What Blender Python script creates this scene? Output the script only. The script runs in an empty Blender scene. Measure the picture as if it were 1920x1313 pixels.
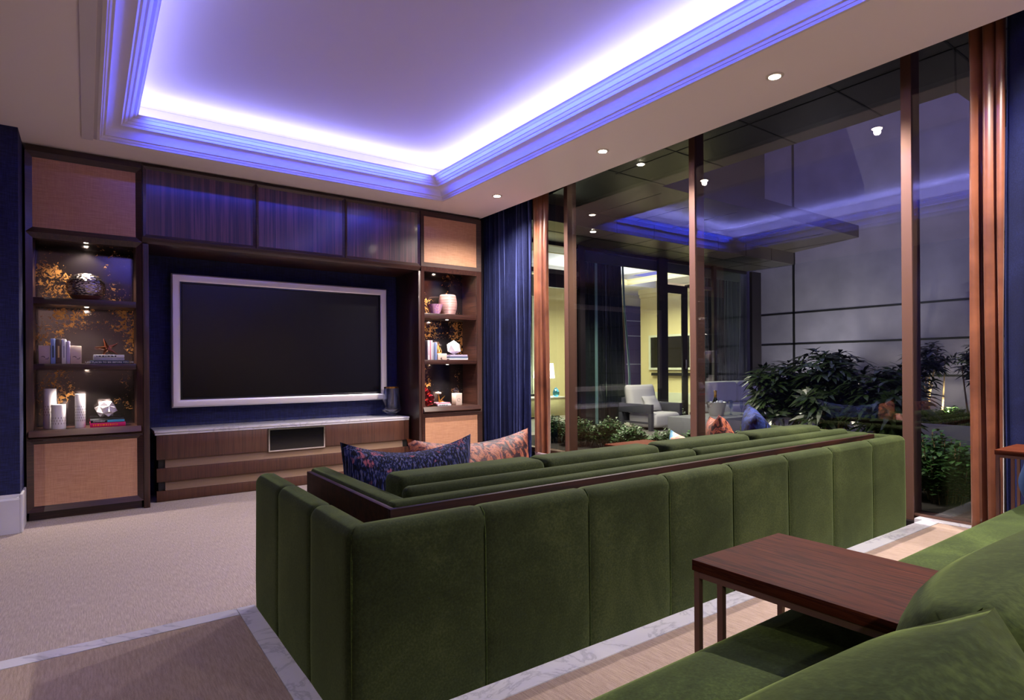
import bpy, bmesh, math, random
from mathutils import Vector, Matrix, Euler
random.seed(7)
PI = math.pi
SC = bpy.context.scene
COL = SC.collection

# ---------------------------------------------------------------- camera
EYE = 1.145
cd = bpy.data.cameras.new('camera'); cam = bpy.data.objects.new('camera', cd); COL.objects.link(cam)
cd.sensor_width = 36.0; cd.lens = 1111.5 * 36 / 1920; cd.shift_y = 32.4 / 1920; cd.clip_start = 0.02
YAW, ROLL = 0.6225, -0.0067
F = Vector((math.sin(YAW), math.cos(YAW), 0)); R0 = F.cross(Vector((0, 0, 1))); U0 = Vector((0, 0, 1))
Rr = R0 * math.cos(ROLL) + U0 * math.sin(ROLL); Ur = -R0 * math.sin(ROLL) + U0 * math.cos(ROLL)
m = Matrix((Rr, Ur, -F)).transposed().to_4x4(); m.translation = (0, 0, EYE)
cam.matrix_world = m
SC.camera = cam

# ---------------------------------------------------------------- world, exposure
SC.view_settings.view_transform = 'Standard'; SC.view_settings.look = 'None'
SC.view_settings.gamma = 1; SC.view_settings.use_curve_mapping = False
SC.view_settings.exposure = 1.6
w = bpy.data.worlds.new('dusk'); SC.world = w; w.use_nodes = True
bg = w.node_tree.nodes['Background']; bg.inputs[0].default_value = (0.24, 0.21, 0.60, 1); bg.inputs[1].default_value = 0.6
SC.cycles.max_bounces = 9; SC.cycles.diffuse_bounces = 4; SC.cycles.glossy_bounces = 4
SC.cycles.transparent_max_bounces = 16; SC.cycles.transmission_bounces = 4
SC.cycles.caustics_reflective = False; SC.cycles.caustics_refractive = False
SC.cycles.sample_clamp_indirect = 4.0

# ---------------------------------------------------------------- lights
def light(name, kind, loc, power, color, target=None, size=None, size_y=None, angle=None, blend=0.5, radius=0.03, spread=None):
    l = bpy.data.lights.new(name, kind); l.energy = power; l.color = color
    if kind == 'AREA':
        l.shape = 'RECTANGLE'; l.size = size; l.size_y = size_y or size
        if spread: l.spread = spread
    else: l.shadow_soft_size = radius
    if kind == 'SPOT': l.spot_size = angle; l.spot_blend = blend
    o = bpy.data.objects.new(name, l); COL.objects.link(o); o.location = loc
    d = (Vector(target) - Vector(loc)) if target else Vector((0, 0, -1))
    o.rotation_euler = d.to_track_quat('-Z', 'Y').to_euler()
    return o
CZ = 2.87                                   # flat ceiling height
TX0, TX1, TY0, TY1 = 0.07, 3.0, -1.0, 5.38  # tray opening
LED = (0.36, 0.38, 1.0); LEDP = 11.5
Lx, Ly = TX1 - TX0, TY1 - TY0
def strip(nm, loc, tgt, length, along_x, power, col, wid=0.05, spread=None):
    o = light(nm, 'AREA', loc, power, col, tgt, length, wid, spread=spread)
    d = (Vector(tgt) - Vector(loc)).normalized(); ax = Vector((1, 0, 0)) if along_x else Vector((0, 1, 0))
    up = d.cross(ax) * -1
    mm = Matrix((ax, up, -d)).transposed()
    if mm.determinant() < 0: mm = Matrix((ax, -up, -d)).transposed()
    o.rotation_euler = mm.to_euler()
cx_, cy_ = (TX0+TX1)/2, (TY0+TY1)/2
strip('cove_led_far', (cx_, TY1-.05, 3.035), (cx_, TY1-.09, 3.25), Lx, True, LEDP*Lx/5, LED)
strip('cove_led_near', (cx_, TY0+.05, 3.035), (cx_, TY0+.09, 3.25), Lx, True, LEDP*Lx/5, LED)
strip('cove_led_window', (TX1-.05, cy_, 3.035), (TX1-.09, cy_, 3.25), Ly, False, LEDP*Ly/5, LED)
strip('cove_led_wall', (TX0+.05, cy_, 3.035), (TX0+.09, cy_, 3.25), Ly, False, LEDP*Ly/5, LED)
# second strip under the crown's lip, washing the stepped moulding blue
LED2 = (0.03, 0.06, 1.0); P2 = 1.25; SPR = math.radians(110)
strip('crown_led_far', (cx_, TY1-.285, CZ+.102), (cx_, TY1, CZ+.105), Lx-.60, True, P2*Lx, LED2, .014, SPR)
strip('crown_led_near', (cx_, TY0+.285, CZ+.102), (cx_, TY0, CZ+.105), Lx-.60, True, P2*Lx, LED2, .014, SPR)
strip('crown_led_window', (TX1-.285, cy_, CZ+.102), (TX1, cy_, CZ+.105), Ly-.60, False, P2*Ly, LED2, .014, SPR)
strip('crown_led_wall', (TX0+.285, cy_, CZ+.102), (TX0, cy_, CZ+.12), Ly-.60, False, P2*Ly*.3, LED2, .014, SPR)
WARM = (1.0, 0.87, 0.79)
DOWN_AND_FILL = [(3.36, 4.92), (3.36, 3.42), (3.34, 1.95), (3.34, 0.45), (3.34, -1.05), (-0.6, -1.7), (1.9, -1.7), (-1.2, 3.36)]  # entries outside the window row are added fill spots without fixtures
for x, y in DOWN_AND_FILL:
    light('downlight', 'SPOT', (x, y, CZ - 0.03), 34 if x < -1 else 85 if x < 0 else 48 if x < 3 else 130, WARM, None, angle=math.radians(150), blend=1.0, radius=0.02)
for x, y, z in ((0.0, 6.0, 2.17), (0.0, 5.87, 1.615), (0.0, 5.87, 1.12), (3.31, 5.93, 2.19), (3.31, 5.87, 1.635), (3.31, 5.87, 1.15)):
    light('shelf_spot', 'SPOT', (x, y, z), 11.0, (1, .86, .72), None, angle=math.radians(120), blend=0.6, radius=0.015)
for x, y in ((4.36, 3.92), (5.15, 5.42)):
    light('canopy_spot', 'SPOT', (x, y, 3.04 if y < 5 else 2.78), 95, (1, .9, .72), None, angle=math.radians(110), blend=0.7, radius=0.03)
light('suite_light', 'AREA', (9.0, 8.3, 2.55), 85, (1, .90, .62), (9.0, 8.3, 0), 3.0, 2.5)
light('suite_lamp_light', 'POINT', (6.5, 7.9, 1.0), 14, (1, .95, .75), radius=0.12)
light('tray_fill_suite', 'AREA', (9.0, 8.3, 2.7), 40, (.9, .85, 1), (9.0, 8.3, 4), 3.0, 2.5)

# ---------------------------------------------------------------- materials
def lin(r, g, b):
    f = lambda v: (v/255/12.92) if v/255 <= 0.04045 else ((v/255+0.055)/1.055)**2.4
    return (f(r), f(g), f(b), 1)
M = {}
def base(name):
    mt = bpy.data.materials.new(name); mt.use_nodes = True; M[name] = mt
    nt = mt.node_tree; return mt, nt, nt.nodes['Principled BSDF']
def N(nt, t, **kw):
    n = nt.nodes.new(t)
    for k, v in kw.items():
        if k.startswith('i_'): n.inputs[int(k[2:]) if k[2:].isdigit() else k[2:].replace('_', ' ')].default_value = v
        else: setattr(n, k, v)
    return n
def coords(nt, scale=(1, 1, 1), kind='Object'):
    tc = N(nt, 'ShaderNodeTexCoord'); mp = N(nt, 'ShaderNodeMapping'); mp.inputs['Scale'].default_value = scale
    nt.links.new(tc.outputs[kind], mp.inputs[0]); return mp.outputs[0]
def noise(nt, vec, scale, detail=4, rough=.55, dist=0):
    n = N(nt, 'ShaderNodeTexNoise'); n.inputs['Scale'].default_value = scale; n.inputs['Detail'].default_value = detail
    n.inputs['Roughness'].default_value = rough; n.inputs['Distortion'].default_value = dist
    nt.links.new(vec, n.inputs['Vector']); return n.outputs[0]
def ramp(nt, fac, stops):
    r = N(nt, 'ShaderNodeValToRGB'); e = r.color_ramp.elements
    while len(e) < len(stops): e.new(0.5)
    for k, (p, c) in enumerate(stops): e[k].position = p; e[k].color = c
    nt.links.new(fac, r.inputs[0]); return r.outputs[0]
def bump(nt, b, h, strength, dist=0.002):
    n = N(nt, 'ShaderNodeBump'); n.inputs['Strength'].default_value = strength; n.inputs['Distance'].default_value = dist
    nt.links.new(h, n.inputs['Height']); nt.links.new(n.outputs[0], b.inputs['Normal'])
def plain(name, col, rough=.5, metal=0, coat=0, emit=None, es=0, sheen=0, spec=None):
    mt, nt, b = base(name); b.inputs['Base Color'].default_value = col; b.inputs['Roughness'].default_value = rough
    b.inputs['Metallic'].default_value = metal; b.inputs['Coat Weight'].default_value = coat
    if sheen: b.inputs['Sheen Weight'].default_value = sheen
    if spec is not None: b.inputs['Specular IOR Level'].default_value = spec
    if emit: b.inputs['Emission Color'].default_value = emit; b.inputs['Emission Strength'].default_value = es
    return mt
def textured(name, scale3, nscale, stops, rough=.5, metal=0, coat=0, bumpv=0, detail=5, dist=0, nrough=.55, sheen=0, sheen_col=None, bdist=.002, spec=None):
    mt, nt, b = base(name); v = coords(nt, scale3); n = noise(nt, v, nscale, detail, nrough, dist)
    nt.links.new(ramp(nt, n, stops), b.inputs['Base Color']); b.inputs['Roughness'].default_value = rough
    b.inputs['Metallic'].default_value = metal; b.inputs['Coat Weight'].default_value = coat; b.inputs['Coat Roughness'].default_value = .12
    if sheen:
        b.inputs['Sheen Weight'].default_value = sheen; b.inputs['Sheen Roughness'].default_value = .35
        if sheen_col: b.inputs['Sheen Tint'].default_value = sheen_col
    if spec is not None: b.inputs['Specular IOR Level'].default_value = spec
    if bumpv: bump(nt, b, n, bumpv, bdist)
    return mt
def velvet(name, dark, mid, light_, sheen, sheen_col, patch=2.2):
    mt, nt, b = base(name)
    a = noise(nt, coords(nt), patch, 5, .65, .6); f = noise(nt, coords(nt, (1, 1, 1)), 160, 2, .6)
    mx = N(nt, 'ShaderNodeMix'); mx.data_type = 'FLOAT'; mx.inputs[0].default_value = .35
    nt.links.new(a, mx.inputs[2]); nt.links.new(f, mx.inputs[3])
    nt.links.new(ramp(nt, mx.outputs[0], [(.36, dark), (.5, mid), (.66, light_)]), b.inputs['Base Color'])
    b.inputs['Roughness'].default_value = .9; b.inputs['Specular IOR Level'].default_value = .12
    b.inputs['Sheen Weight'].default_value = sheen; b.inputs['Sheen Roughness'].default_value = .4; b.inputs['Sheen Tint'].default_value = sheen_col
    bump(nt, b, f, .25, .001); return mt

plain('ornament_bronze', lin(120, 70, 48), .25, .9); plain('rear_paint', lin(150, 132, 128), .8); plain('ceiling_paint', lin(240, 230, 226), .8); plain('tray_lit_violet', lin(202, 195, 216), .8); plain('crown_paint', lin(215, 208, 212), .6)  # tray colour is tinted violet to carry the cove light's cast
textured('dark_wood', (.35, .35, 9), 9, [(.3, lin(34, 18, 16)), (.55, lin(56, 32, 26)), (.8, lin(82, 48, 38))], .38, coat=.25)
textured('dark_wood_v', (14, 14, .35), 6, [(.3, lin(36, 20, 18)), (.55, lin(58, 34, 28)), (.8, lin(84, 50, 40))], .35, coat=.3)
textured('veneer', (16, 16, .2), 5, [(.28, lin(36, 20, 16)), (.42, lin(66, 38, 29)), (.5, lin(88, 54, 40)), (.62, lin(54, 31, 24)), (.8, lin(104, 66, 48))], .4, coat=.15, detail=6, nrough=.7)
textured('veneer_blue_sheen', (7, 7, .10), 1.5, [(.34, lin(20, 14, 34)), (.43, lin(84, 50, 58)), (.48, lin(34, 22, 42)), (.54, lin(104, 66, 72)), (.6, lin(26, 18, 38)), (.68, lin(128, 84, 88))], .32, coat=.4, detail=7, nrough=.65)  # banded grain; its navy and violet tones are glossy reflection painted in
textured('table_wood', (26, 1.6, 26), 1.6, [(.3, lin(38, 16, 9)), (.48, lin(80, 37, 20)), (.56, lin(50, 22, 13)), (.72, lin(104, 52, 30))], .6, coat=.0, spec=.06, detail=6, nrough=.65)
textured('walnut_ledge', (1.5, 20, 20), 3, [(.3, lin(16, 8, 7)), (.7, lin(54, 27, 18))], .5, spec=.2)
textured('marble', (1, 1, 1), 3.2, [(.46, lin(206, 206, 214)), (.5, lin(178, 178, 188)), (.52, lin(204, 204, 212)), (.8, lin(216, 216, 224))], .22, coat=.3, detail=8, dist=1.6, nrough=.6)
textured('baseboard_paint', (1, 1, 1), 2, [(.3, lin(196, 196, 210)), (.7, lin(206, 206, 220))], .3)
# carpets: fine streaks running across the room
def carpet(name, c1, c2, c3, sc):
    mt, nt, b = base(name); n = noise(nt, coords(nt, sc), 1, 3, .7); f = noise(nt, coords(nt), 420, 2, .6)
    mx = N(nt, 'ShaderNodeMix'); mx.data_type = 'FLOAT'; mx.inputs[0].default_value = .42
    nt.links.new(n, mx.inputs[2]); nt.links.new(f, mx.inputs[3])
    nt.links.new(ramp(nt, mx.outputs[0], [(.36, c1), (.5, c2), (.64, c3)]), b.inputs['Base Color'])
    b.inputs['Roughness'].default_value = .95; b.inputs['Specular IOR Level'].default_value = .1; b.inputs['Sheen Weight'].default_value = .15
    bump(nt, b, mx.outputs[0], .8, .004); return mt
carpet('carpet', lin(126, 114, 112), lin(150, 136, 134), lin(174, 160, 157), (200, 16, 40))
carpet('carpet_upper', lin(132, 114, 102), lin(150, 131, 118), lin(168, 149, 134), (200, 20, 40))
def weave(name, c1, c2, c3, rough=.85):
    mt, nt, b = base(name); h = noise(nt, coords(nt, (9, 9, 220)), 1, 3, .7); v = noise(nt, coords(nt, (220, 220, 9)), 1, 3, .7)
    mx = N(nt, 'ShaderNodeMix'); mx.data_type = 'FLOAT'; mx.inputs[0].default_value = .4
    nt.links.new(h, mx.inputs[2]); nt.links.new(v, mx.inputs[3])
    nt.links.new(ramp(nt, mx.outputs[0], [(.38, c1), (.5, c2), (.62, c3)]), b.inputs['Base Color'])
    b.inputs['Roughness'].default_value = rough; bump(nt, b, mx.outputs[0], .4, .0015); return mt
weave('grasscloth', lin(14, 17, 44), lin(23, 29, 74), lin(38, 46, 100))
weave('panel_fabric', lin(170, 122, 92), lin(184, 136, 104), lin(198, 152, 118), .6)
weave('ottoman_fabric', lin(92, 70, 58), lin(128, 102, 84), lin(150, 124, 102))
velvet('green_velvet', lin(27, 33, 16), lin(40, 48, 25), lin(61, 69, 38), .4, lin(142, 164, 105))
velvet('green_velvet_light', lin(25, 35, 13), lin(41, 54, 23), lin(70, 86, 39), .45, lin(165, 190, 110), 4)
velvet('navy_velvet', lin(12, 14, 34), lin(18, 22, 52), lin(30, 36, 76), .5, lin(120, 135, 220), 1.5)
textured('copper_silk', (1, 1, 1), 3, [(.3, lin(94, 54, 38)), (.7, lin(142, 88, 62))], .34, sheen=.3, spec=.6, dist=.4)
# lumbar pillow: navy slub with rose patches
mt, nt, b = base('blue_pattern'); st = noise(nt, coords(nt, (150, 150, 14)), 1, 2, .7); bl = noise(nt, coords(nt), 17, 2, .5, .3); pt = noise(nt, coords(nt), 5, 2)
c1 = ramp(nt, st, [(.46, lin(4, 6, 20)), (.54, lin(14, 32, 84)), (.62, lin(84, 84, 112))]); c2 = ramp(nt, st, [(.45, lin(40, 26, 50)), (.55, lin(150, 84, 92))])
mx = N(nt, 'ShaderNodeMix'); mx.data_type = 'RGBA'; nt.links.new(ramp(nt, bl, [(.60, (0, 0, 0, 1)), (.64, (1, 1, 1, 1))]), mx.inputs[0])
nt.links.new(c1, mx.inputs[6]); nt.links.new(c2, mx.inputs[7]); nt.links.new(mx.outputs[2], b.inputs['Base Color']); b.inputs['Roughness'].default_value = .8; b.inputs['Specular IOR Level'].default_value = .2
# crushed copper velvet
mt, nt, b = base('copper_velvet'); n = noise(nt, coords(nt), 20, 6, .62, 1.4)
nt.links.new(ramp(nt, n, [(.40, lin(34, 12, 18)), (.47, lin(72, 28, 36)), (.51, lin(140, 76, 50)), (.56, lin(172, 104, 70)), (.63, lin(88, 40, 60))]), b.inputs['Base Color'])
b.inputs['Roughness'].default_value = .5; b.inputs['Specular IOR Level'].default_value = .35; bump(nt, b, n, .6, .01)
mt, nt, b = base('blue_back_pillow'); n = noise(nt, coords(nt), 24, 5, .6, .8)
nt.links.new(ramp(nt, n, [(.4, lin(10, 12, 30)), (.5, lin(22, 34, 80)), (.62, lin(38, 56, 112)), (.7, lin(70, 38, 50))]), b.inputs['Base Color']); b.inputs['Roughness'].default_value = .7; b.inputs['Specular IOR Level'].default_value = .2
mt, nt, b = base('pastel_print'); n = noise(nt, coords(nt, (1, 1, 2)), 6, 3, .5, .8)
nt.links.new(ramp(nt, n, [(.38, lin(40, 130, 190)), (.46, lin(150, 210, 210)), (.53, lin(220, 180, 140)), (.6, lin(206, 120, 90)), (.68, lin(110, 60, 70))]), b.inputs['Base Color']); b.inputs['Roughness'].default_value = .6
plain('plum_fabric', lin(96, 62, 74), .7, sheen=.4); plain('teal_blue_fabric', lin(34, 62, 104), .85, spec=.2)
plain('bronze', lin(116, 86, 74), .42, .5); plain('bronze_dark', lin(52, 46, 50), .4, .6)
plain('brass', lin(112, 90, 72), .5, .6); plain('silver_frame', lin(214, 210, 212), .35, .6)
mt = plain('screen', lin(4, 4, 7), .24, spec=.4); plain('black', lin(10, 9, 12), .5); plain('black_gloss', lin(6, 6, 12), .12); plain('bezel', lin(26, 28, 36), .25)
plain('chrome', lin(210, 208, 208), .16, 1); plain('gold', lin(212, 160, 84), .22, 1); plain('white_ceramic', lin(232, 228, 230), .35, coat=.3)
plain('paper', lin(226, 222, 220), .8); plain('black_print', lin(34, 34, 40), .7); plain('gold_print', lin(196, 168, 120), .5)
plain('lamp_lens', (1, 1, 1, 1), .5, emit=(1, .86, .68, 1), es=40); plain('trim_white', lin(210, 200, 190), .4)
for nm, c in dict(book_blue=(120, 140, 190), book_pale=(206, 206, 214), book_brown=(84, 66, 60), book_lilac=(176, 164, 196), book_grey=(150, 152, 166), book_navy=(42, 62, 84), book_pink=(216, 20, 112), book_black=(26, 28, 36), book_slate=(88, 100, 128), book_rose=(180, 120, 140), orange_print=(250, 130, 50), white_print=(236, 236, 236), cyan_print=(70, 170, 210)).items(): plain(nm, lin(*c), .5)
plain('travertine', lin(204, 184, 170), .6)
# hammered silver pot
mt, nt, b = base('hammered_silver'); n = N(nt, 'ShaderNodeTexBrick'); n.inputs['Scale'].default_value = 60; n.inputs['Mortar Size'].default_value = .03
nt.links.new(coords(nt, (1, 1, 1)), n.inputs['Vector']); vo = N(nt, 'ShaderNodeTexVoronoi'); vo.inputs['Scale'].default_value = 60
nt.links.new(coords(nt, (.7, .7, 1.6)), vo.inputs['Vector']); b.inputs['Metallic'].default_value = 1; b.inputs['Roughness'].default_value = .25; b.inputs['Base Color'].default_value = lin(190, 178, 176); bump(nt, b, vo.outputs['Distance'], .8, .01)
# antique mirror: dark silver with gold flecks
mt, nt, b = base('antique_mirror'); n = noise(nt, coords(nt), 32, 8, .74, .9); n2 = noise(nt, coords(nt), 2.2, 3)
ma = N(nt, 'ShaderNodeMath', operation='MULTIPLY'); nt.links.new(n, ma.inputs[0]); nt.links.new(n2, ma.inputs[1])
fac = ramp(nt, ma.outputs[0], [(.315, (0, 0, 0, 1)), (.33, (1, 1, 1, 1))])
mx = N(nt, 'ShaderNodeMix'); mx.data_type = 'RGBA'; nt.links.new(fac, mx.inputs[0]); mx.inputs[6].default_value = lin(96, 88, 90); mx.inputs[7].default_value = lin(206, 150, 84)
nt.links.new(mx.outputs[2], b.inputs['Base Color']); b.inputs['Metallic'].default_value = .95
r = ramp(nt, fac, [(0, (.13, .13, .13, 1)), (1, (.6, .6, .6, 1))]); nt.links.new(r, b.inputs['Roughness'])
# window glass: clear with a Fresnel reflection
def glass_pane(name, tint, k):
    mt = bpy.data.materials.new(name); mt.use_nodes = True; M[name] = mt; nt = mt.node_tree; nt.nodes.clear()
    out = N(nt, 'ShaderNodeOutputMaterial'); tr = N(nt, 'ShaderNodeBsdfTransparent'); tr.inputs[0].default_value = tint
    gl = N(nt, 'ShaderNodeBsdfGlossy'); gl.inputs['Roughness'].default_value = 0.0; ge = N(nt, 'ShaderNodeNewGeometry'); dt = N(nt, 'ShaderNodeVectorMath', operation='DOT_PRODUCT'); nt.links.new(ge.outputs['Normal'], dt.inputs[0]); nt.links.new(ge.outputs['Incoming'], dt.inputs[1])
    ab = N(nt, 'ShaderNodeMath', operation='ABSOLUTE'); nt.links.new(dt.outputs['Value'], ab.inputs[0]); iv = N(nt, 'ShaderNodeMath', operation='SUBTRACT'); iv.inputs[0].default_value = 1; nt.links.new(ab.outputs[0], iv.inputs[1])
    pw = N(nt, 'ShaderNodeMath', operation='POWER'); nt.links.new(iv.outputs[0], pw.inputs[0]); pw.inputs[1].default_value = 5
    mu = N(nt, 'ShaderNodeMath', operation='MULTIPLY_ADD', use_clamp=True); mu.inputs[1].default_value = .96*k; mu.inputs[2].default_value = .04*k; nt.links.new(pw.outputs[0], mu.inputs[0])
    mxs = N(nt, 'ShaderNodeMixShader'); nt.links.new(mu.outputs[0], mxs.inputs[0]); nt.links.new(tr.outputs[0], mxs.inputs[1]); nt.links.new(gl.outputs[0], mxs.inputs[2]); nt.links.new(mxs.outputs[0], out.inputs[0])
glass_pane('window_glass', (.93, .95, .94, 1), 1.7); glass_pane('thin_glass', (.86, .89, .97, 1), 2.0); glass_pane('facade_glass', (.90, .96, .94, 1), 1.0)
def clear_glass(name, col, rough=.03):
    mt, nt, b = base(name); b.inputs['Base Color'].default_value = col; b.inputs['Transmission Weight'].default_value = 1; b.inputs['Roughness'].default_value = rough; b.inputs['IOR'].default_value = 1.45
clear_glass('smoke_glass', (.75, .82, .95, 1)); clear_glass('red_glass', (.9, .08, .1, 1)); clear_glass('blue_glass', (.1, .45, .8, 1)); clear_glass('water_glass', (1, 1, 1, 1))
M['smoke_glass'] = M['water_glass'] = M['thin_glass']
mt, nt, b = base('swirl_glass'); n = noise(nt, coords(nt, (3, 3, .4)), 14, 3, .5, 1)
nt.links.new(ramp(nt, n, [(.35, lin(130, 60, 150)), (.5, lin(210, 160, 180)), (.6, lin(170, 130, 190)), (.7, lin(230, 170, 120))]), b.inputs['Base Color']); b.inputs['Roughness'].default_value = .15; b.inputs['Coat Weight'].default_value = .5
textured('ribbed_ceramic', (.4, .4, 40), 3, [(.35, lin(130, 92, 88)), (.5, lin(190, 152, 146)), (.7, lin(216, 186, 178))], .4, detail=3)
textured('soffit_metal', (1, 1, 1), 1.2, [(.3, lin(66, 62, 60)), (.7, lin(84, 79, 74))], .32, metal=.35, detail=3)
textured('garden_wall_render', (1, 1, 1), 2.5, [(.3, lin(106, 102, 120)), (.7, lin(122, 117, 136))], .8, detail=4)
textured('paving', (1, 12, 1), 3, [(.3, lin(96, 92, 90)), (.7, lin(126, 120, 116))], .7)
plain('soil', lin(30, 24, 20), .95); plain('curb_stone', lin(150, 146, 140), .7)
textured('leaf_dark', (1, 1, 1), 9, [(.3, lin(15, 24, 11)), (.7, lin(38, 54, 23))], .32, coat=.1); textured('leaf_box', (1, 1, 1), 14, [(.3, lin(24, 50, 22)), (.7, lin(62, 100, 42))], .4)
textured('bark', (6, 6, 1), 6, [(.3, lin(96, 78, 56)), (.7, lin(150, 124, 92))], .8)
plain('cream_wall', lin(214, 200, 150), .8); plain('suite_ceiling', lin(222, 218, 212), .8); plain('suite_floor', lin(120, 112, 100), .6)
plain('outdoor_white', lin(214, 214, 212), .85); plain('outdoor_grey', lin(74, 76, 84), .5); plain('pale_panel', lin(206, 208, 186), .6)
plain('shade', lin(240, 236, 220), .8, emit=(1, .95, .8, 1), es=1.6); plain('concrete', lin(120, 122, 126), .7); plain('dark_curtain', lin(15, 16, 25), .8, sheen=.2)
plain('sheer_trim', lin(150, 176, 180), .5); plain('bottle_green', lin(16, 26, 16), .1, coat=.5); plain('rose_print', lin(120, 60, 70), .8); plain('ice', lin(220, 228, 232), .2)
plain('transom_grey', lin(96, 92, 84), .4, .3); plain('rubber', lin(20, 20, 20), .8)
# ---------------------------------------------------------------- mesh helpers
class MB:
    def __init__(s): s.bm = bmesh.new()
    def box(s, x0, x1, y0, y1, z0, z1, bev=0, seg=2):
        vs = [s.bm.verts.new(p) for p in ((x0,y0,z0),(x1,y0,z0),(x1,y1,z0),(x0,y1,z0),(x0,y0,z1),(x1,y0,z1),(x1,y1,z1),(x0,y1,z1))]
        fs = [s.bm.faces.new([vs[i] for i in q]) for q in ((3,2,1,0),(4,5,6,7),(0,1,5,4),(1,2,6,5),(2,3,7,6),(3,0,4,7))]
        if bev:
            es = list({e for f in fs for e in f.edges})
            bmesh.ops.bevel(s.bm, geom=es, offset=bev, segments=seg, profile=.5, affect='EDGES')
        return s
    def quad(s, *p): s.bm.faces.new([s.bm.verts.new(q) for q in p]); return s
    def prism(s, poly, axis, a, b):
        def P(u, v, t): return (t, u, v) if axis == 'x' else (u, t, v) if axis == 'y' else (u, v, t)
        A = [s.bm.verts.new(P(u, v, a)) for u, v in poly]; B = [s.bm.verts.new(P(u, v, b)) for u, v in poly]; n = len(poly)
        s.bm.faces.new(A); s.bm.faces.new(B[::-1])
        for i in range(n): s.bm.faces.new([A[i], B[i], B[(i+1) % n], A[(i+1) % n]])
        return s
    def lathe(s, prof, cx=0, cy=0, n=32, closed=False, wob=None):
        rings = []
        for r, z in prof:
            rings.append([s.bm.verts.new((cx + max(r, 1e-4)*math.cos(2*PI*i/n), cy + max(r, 1e-4)*math.sin(2*PI*i/n), z)) for i in range(n)])
        for a, b in zip(rings, rings[1:] + ([rings[0]] if closed else [])):
            for i in range(n): s.bm.faces.new([a[i], a[(i+1) % n], b[(i+1) % n], b[i]])
        if not closed: s.bm.faces.new(rings[0][::-1]); s.bm.faces.new(rings[-1])
        return s
    def tube(s, pts, r, n=8, r1=None):
        pts = [Vector(p) for p in pts]; rings = []; L = len(pts)
        for i, p in enumerate(pts):
            d = (pts[min(i+1, L-1)] - pts[max(i-1, 0)]).normalized(); a = d.orthogonal().normalized() if i == 0 else (pa - d*pa.dot(d)).normalized()
            pa = a; c = d.cross(a); rr = r if r1 is None else r + (r1-r)*i/(L-1)
            rings.append([s.bm.verts.new(p + a*rr*math.cos(2*PI*k/n) + c*rr*math.sin(2*PI*k/n)) for k in range(n)])
        for a, b in zip(rings, rings[1:]):
            for i in range(n): s.bm.faces.new([a[i], a[(i+1) % n], b[(i+1) % n], b[i]])
        s.bm.faces.new(rings[0][::-1]); s.bm.faces.new(rings[-1]); return s
    def ring(s, x0, x1, z0, z1, prof, plane='xz', closed=True):
        """frame; prof = list of (inset, depth); plane 'xz' depth=y, 'xy' depth=z, 'yz' depth=x"""
        loops = []
        for ins, d in prof:
            a, b, c, e = x0+ins, x1-ins, z0+ins, z1-ins; q = ((a, c), (b, c), (b, e), (a, e))
            loops.append([s.bm.verts.new((u, d, v) if plane == 'xz' else (u, v, d) if plane == 'xy' else (d, u, v)) for u, v in q])
        for A, B in zip(loops, loops[1:] + ([loops[0]] if closed else [])):
            for i in range(4): s.bm.faces.new([A[i], A[(i+1) % 4], B[(i+1) % 4], B[i]])
        return s
    def sphere(s, c, r, u=16, v=10, sc=(1, 1, 1)):
        g = bmesh.ops.create_uvsphere(s.bm, u_segments=u, v_segments=v, radius=r)['verts']
        for q in g: q.co = Vector((q.co.x*sc[0]+c[0], q.co.y*sc[1]+c[1], q.co.z*sc[2]+c[2]))
        return s
    def build(s, name, mat, parent=None, smooth=35):
        bmesh.ops.recalc_face_normals(s.bm, faces=s.bm.faces)
        off = parent
        while off is not None and off.parent is not None: off = off.parent
        if off is not None: bmesh.ops.translate(s.bm, verts=s.bm.verts, vec=-Vector(off.location))
        me = bpy.data.meshes.new(name); s.bm.to_mesh(me); s.bm.free()
        me.materials.append(M[mat] if isinstance(mat, str) else mat)
        if smooth:
            for p in me.polygons: p.use_smooth = True
            me.set_sharp_from_angle(angle=math.radians(smooth))
        o = bpy.data.objects.new(name, me); COL.objects.link(o)
        if parent is not None: o.parent = parent
        return o
def tag(o, label=None, cat=None, group=None, kind=None):
    if label: o['label'] = label
    if cat: o['category'] = cat
    if group: o['group'] = group
    if kind: o['kind'] = kind
    return o
def thing(name, label, cat, loc=(0, 0, 0), group=None):
    o = bpy.data.objects.new(name, None); COL.objects.link(o); o.location = loc; o.empty_display_size = .1
    return tag(o, label, cat, group)
def struct(name, mb, mat, smooth=0): return tag(mb.build(name, mat, None, smooth), kind='structure')
def dup(root, loc, rz=None, label=None, group=None, rot=None, scale=None):
    r = root.copy(); COL.objects.link(r); r.location = loc
    if rz is not None: r.rotation_euler = (0, 0, rz)
    if rot is not None: r.rotation_euler = rot
    if scale is not None: r.scale = scale
    if label: r['label'] = label
    if group: r['group'] = group
    for ch in list(root.children):
        c = ch.copy(); COL.objects.link(c); c.parent = r
        for g in list(ch.children):
            d = g.copy(); COL.objects.link(d); d.parent = c
    return r
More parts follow.
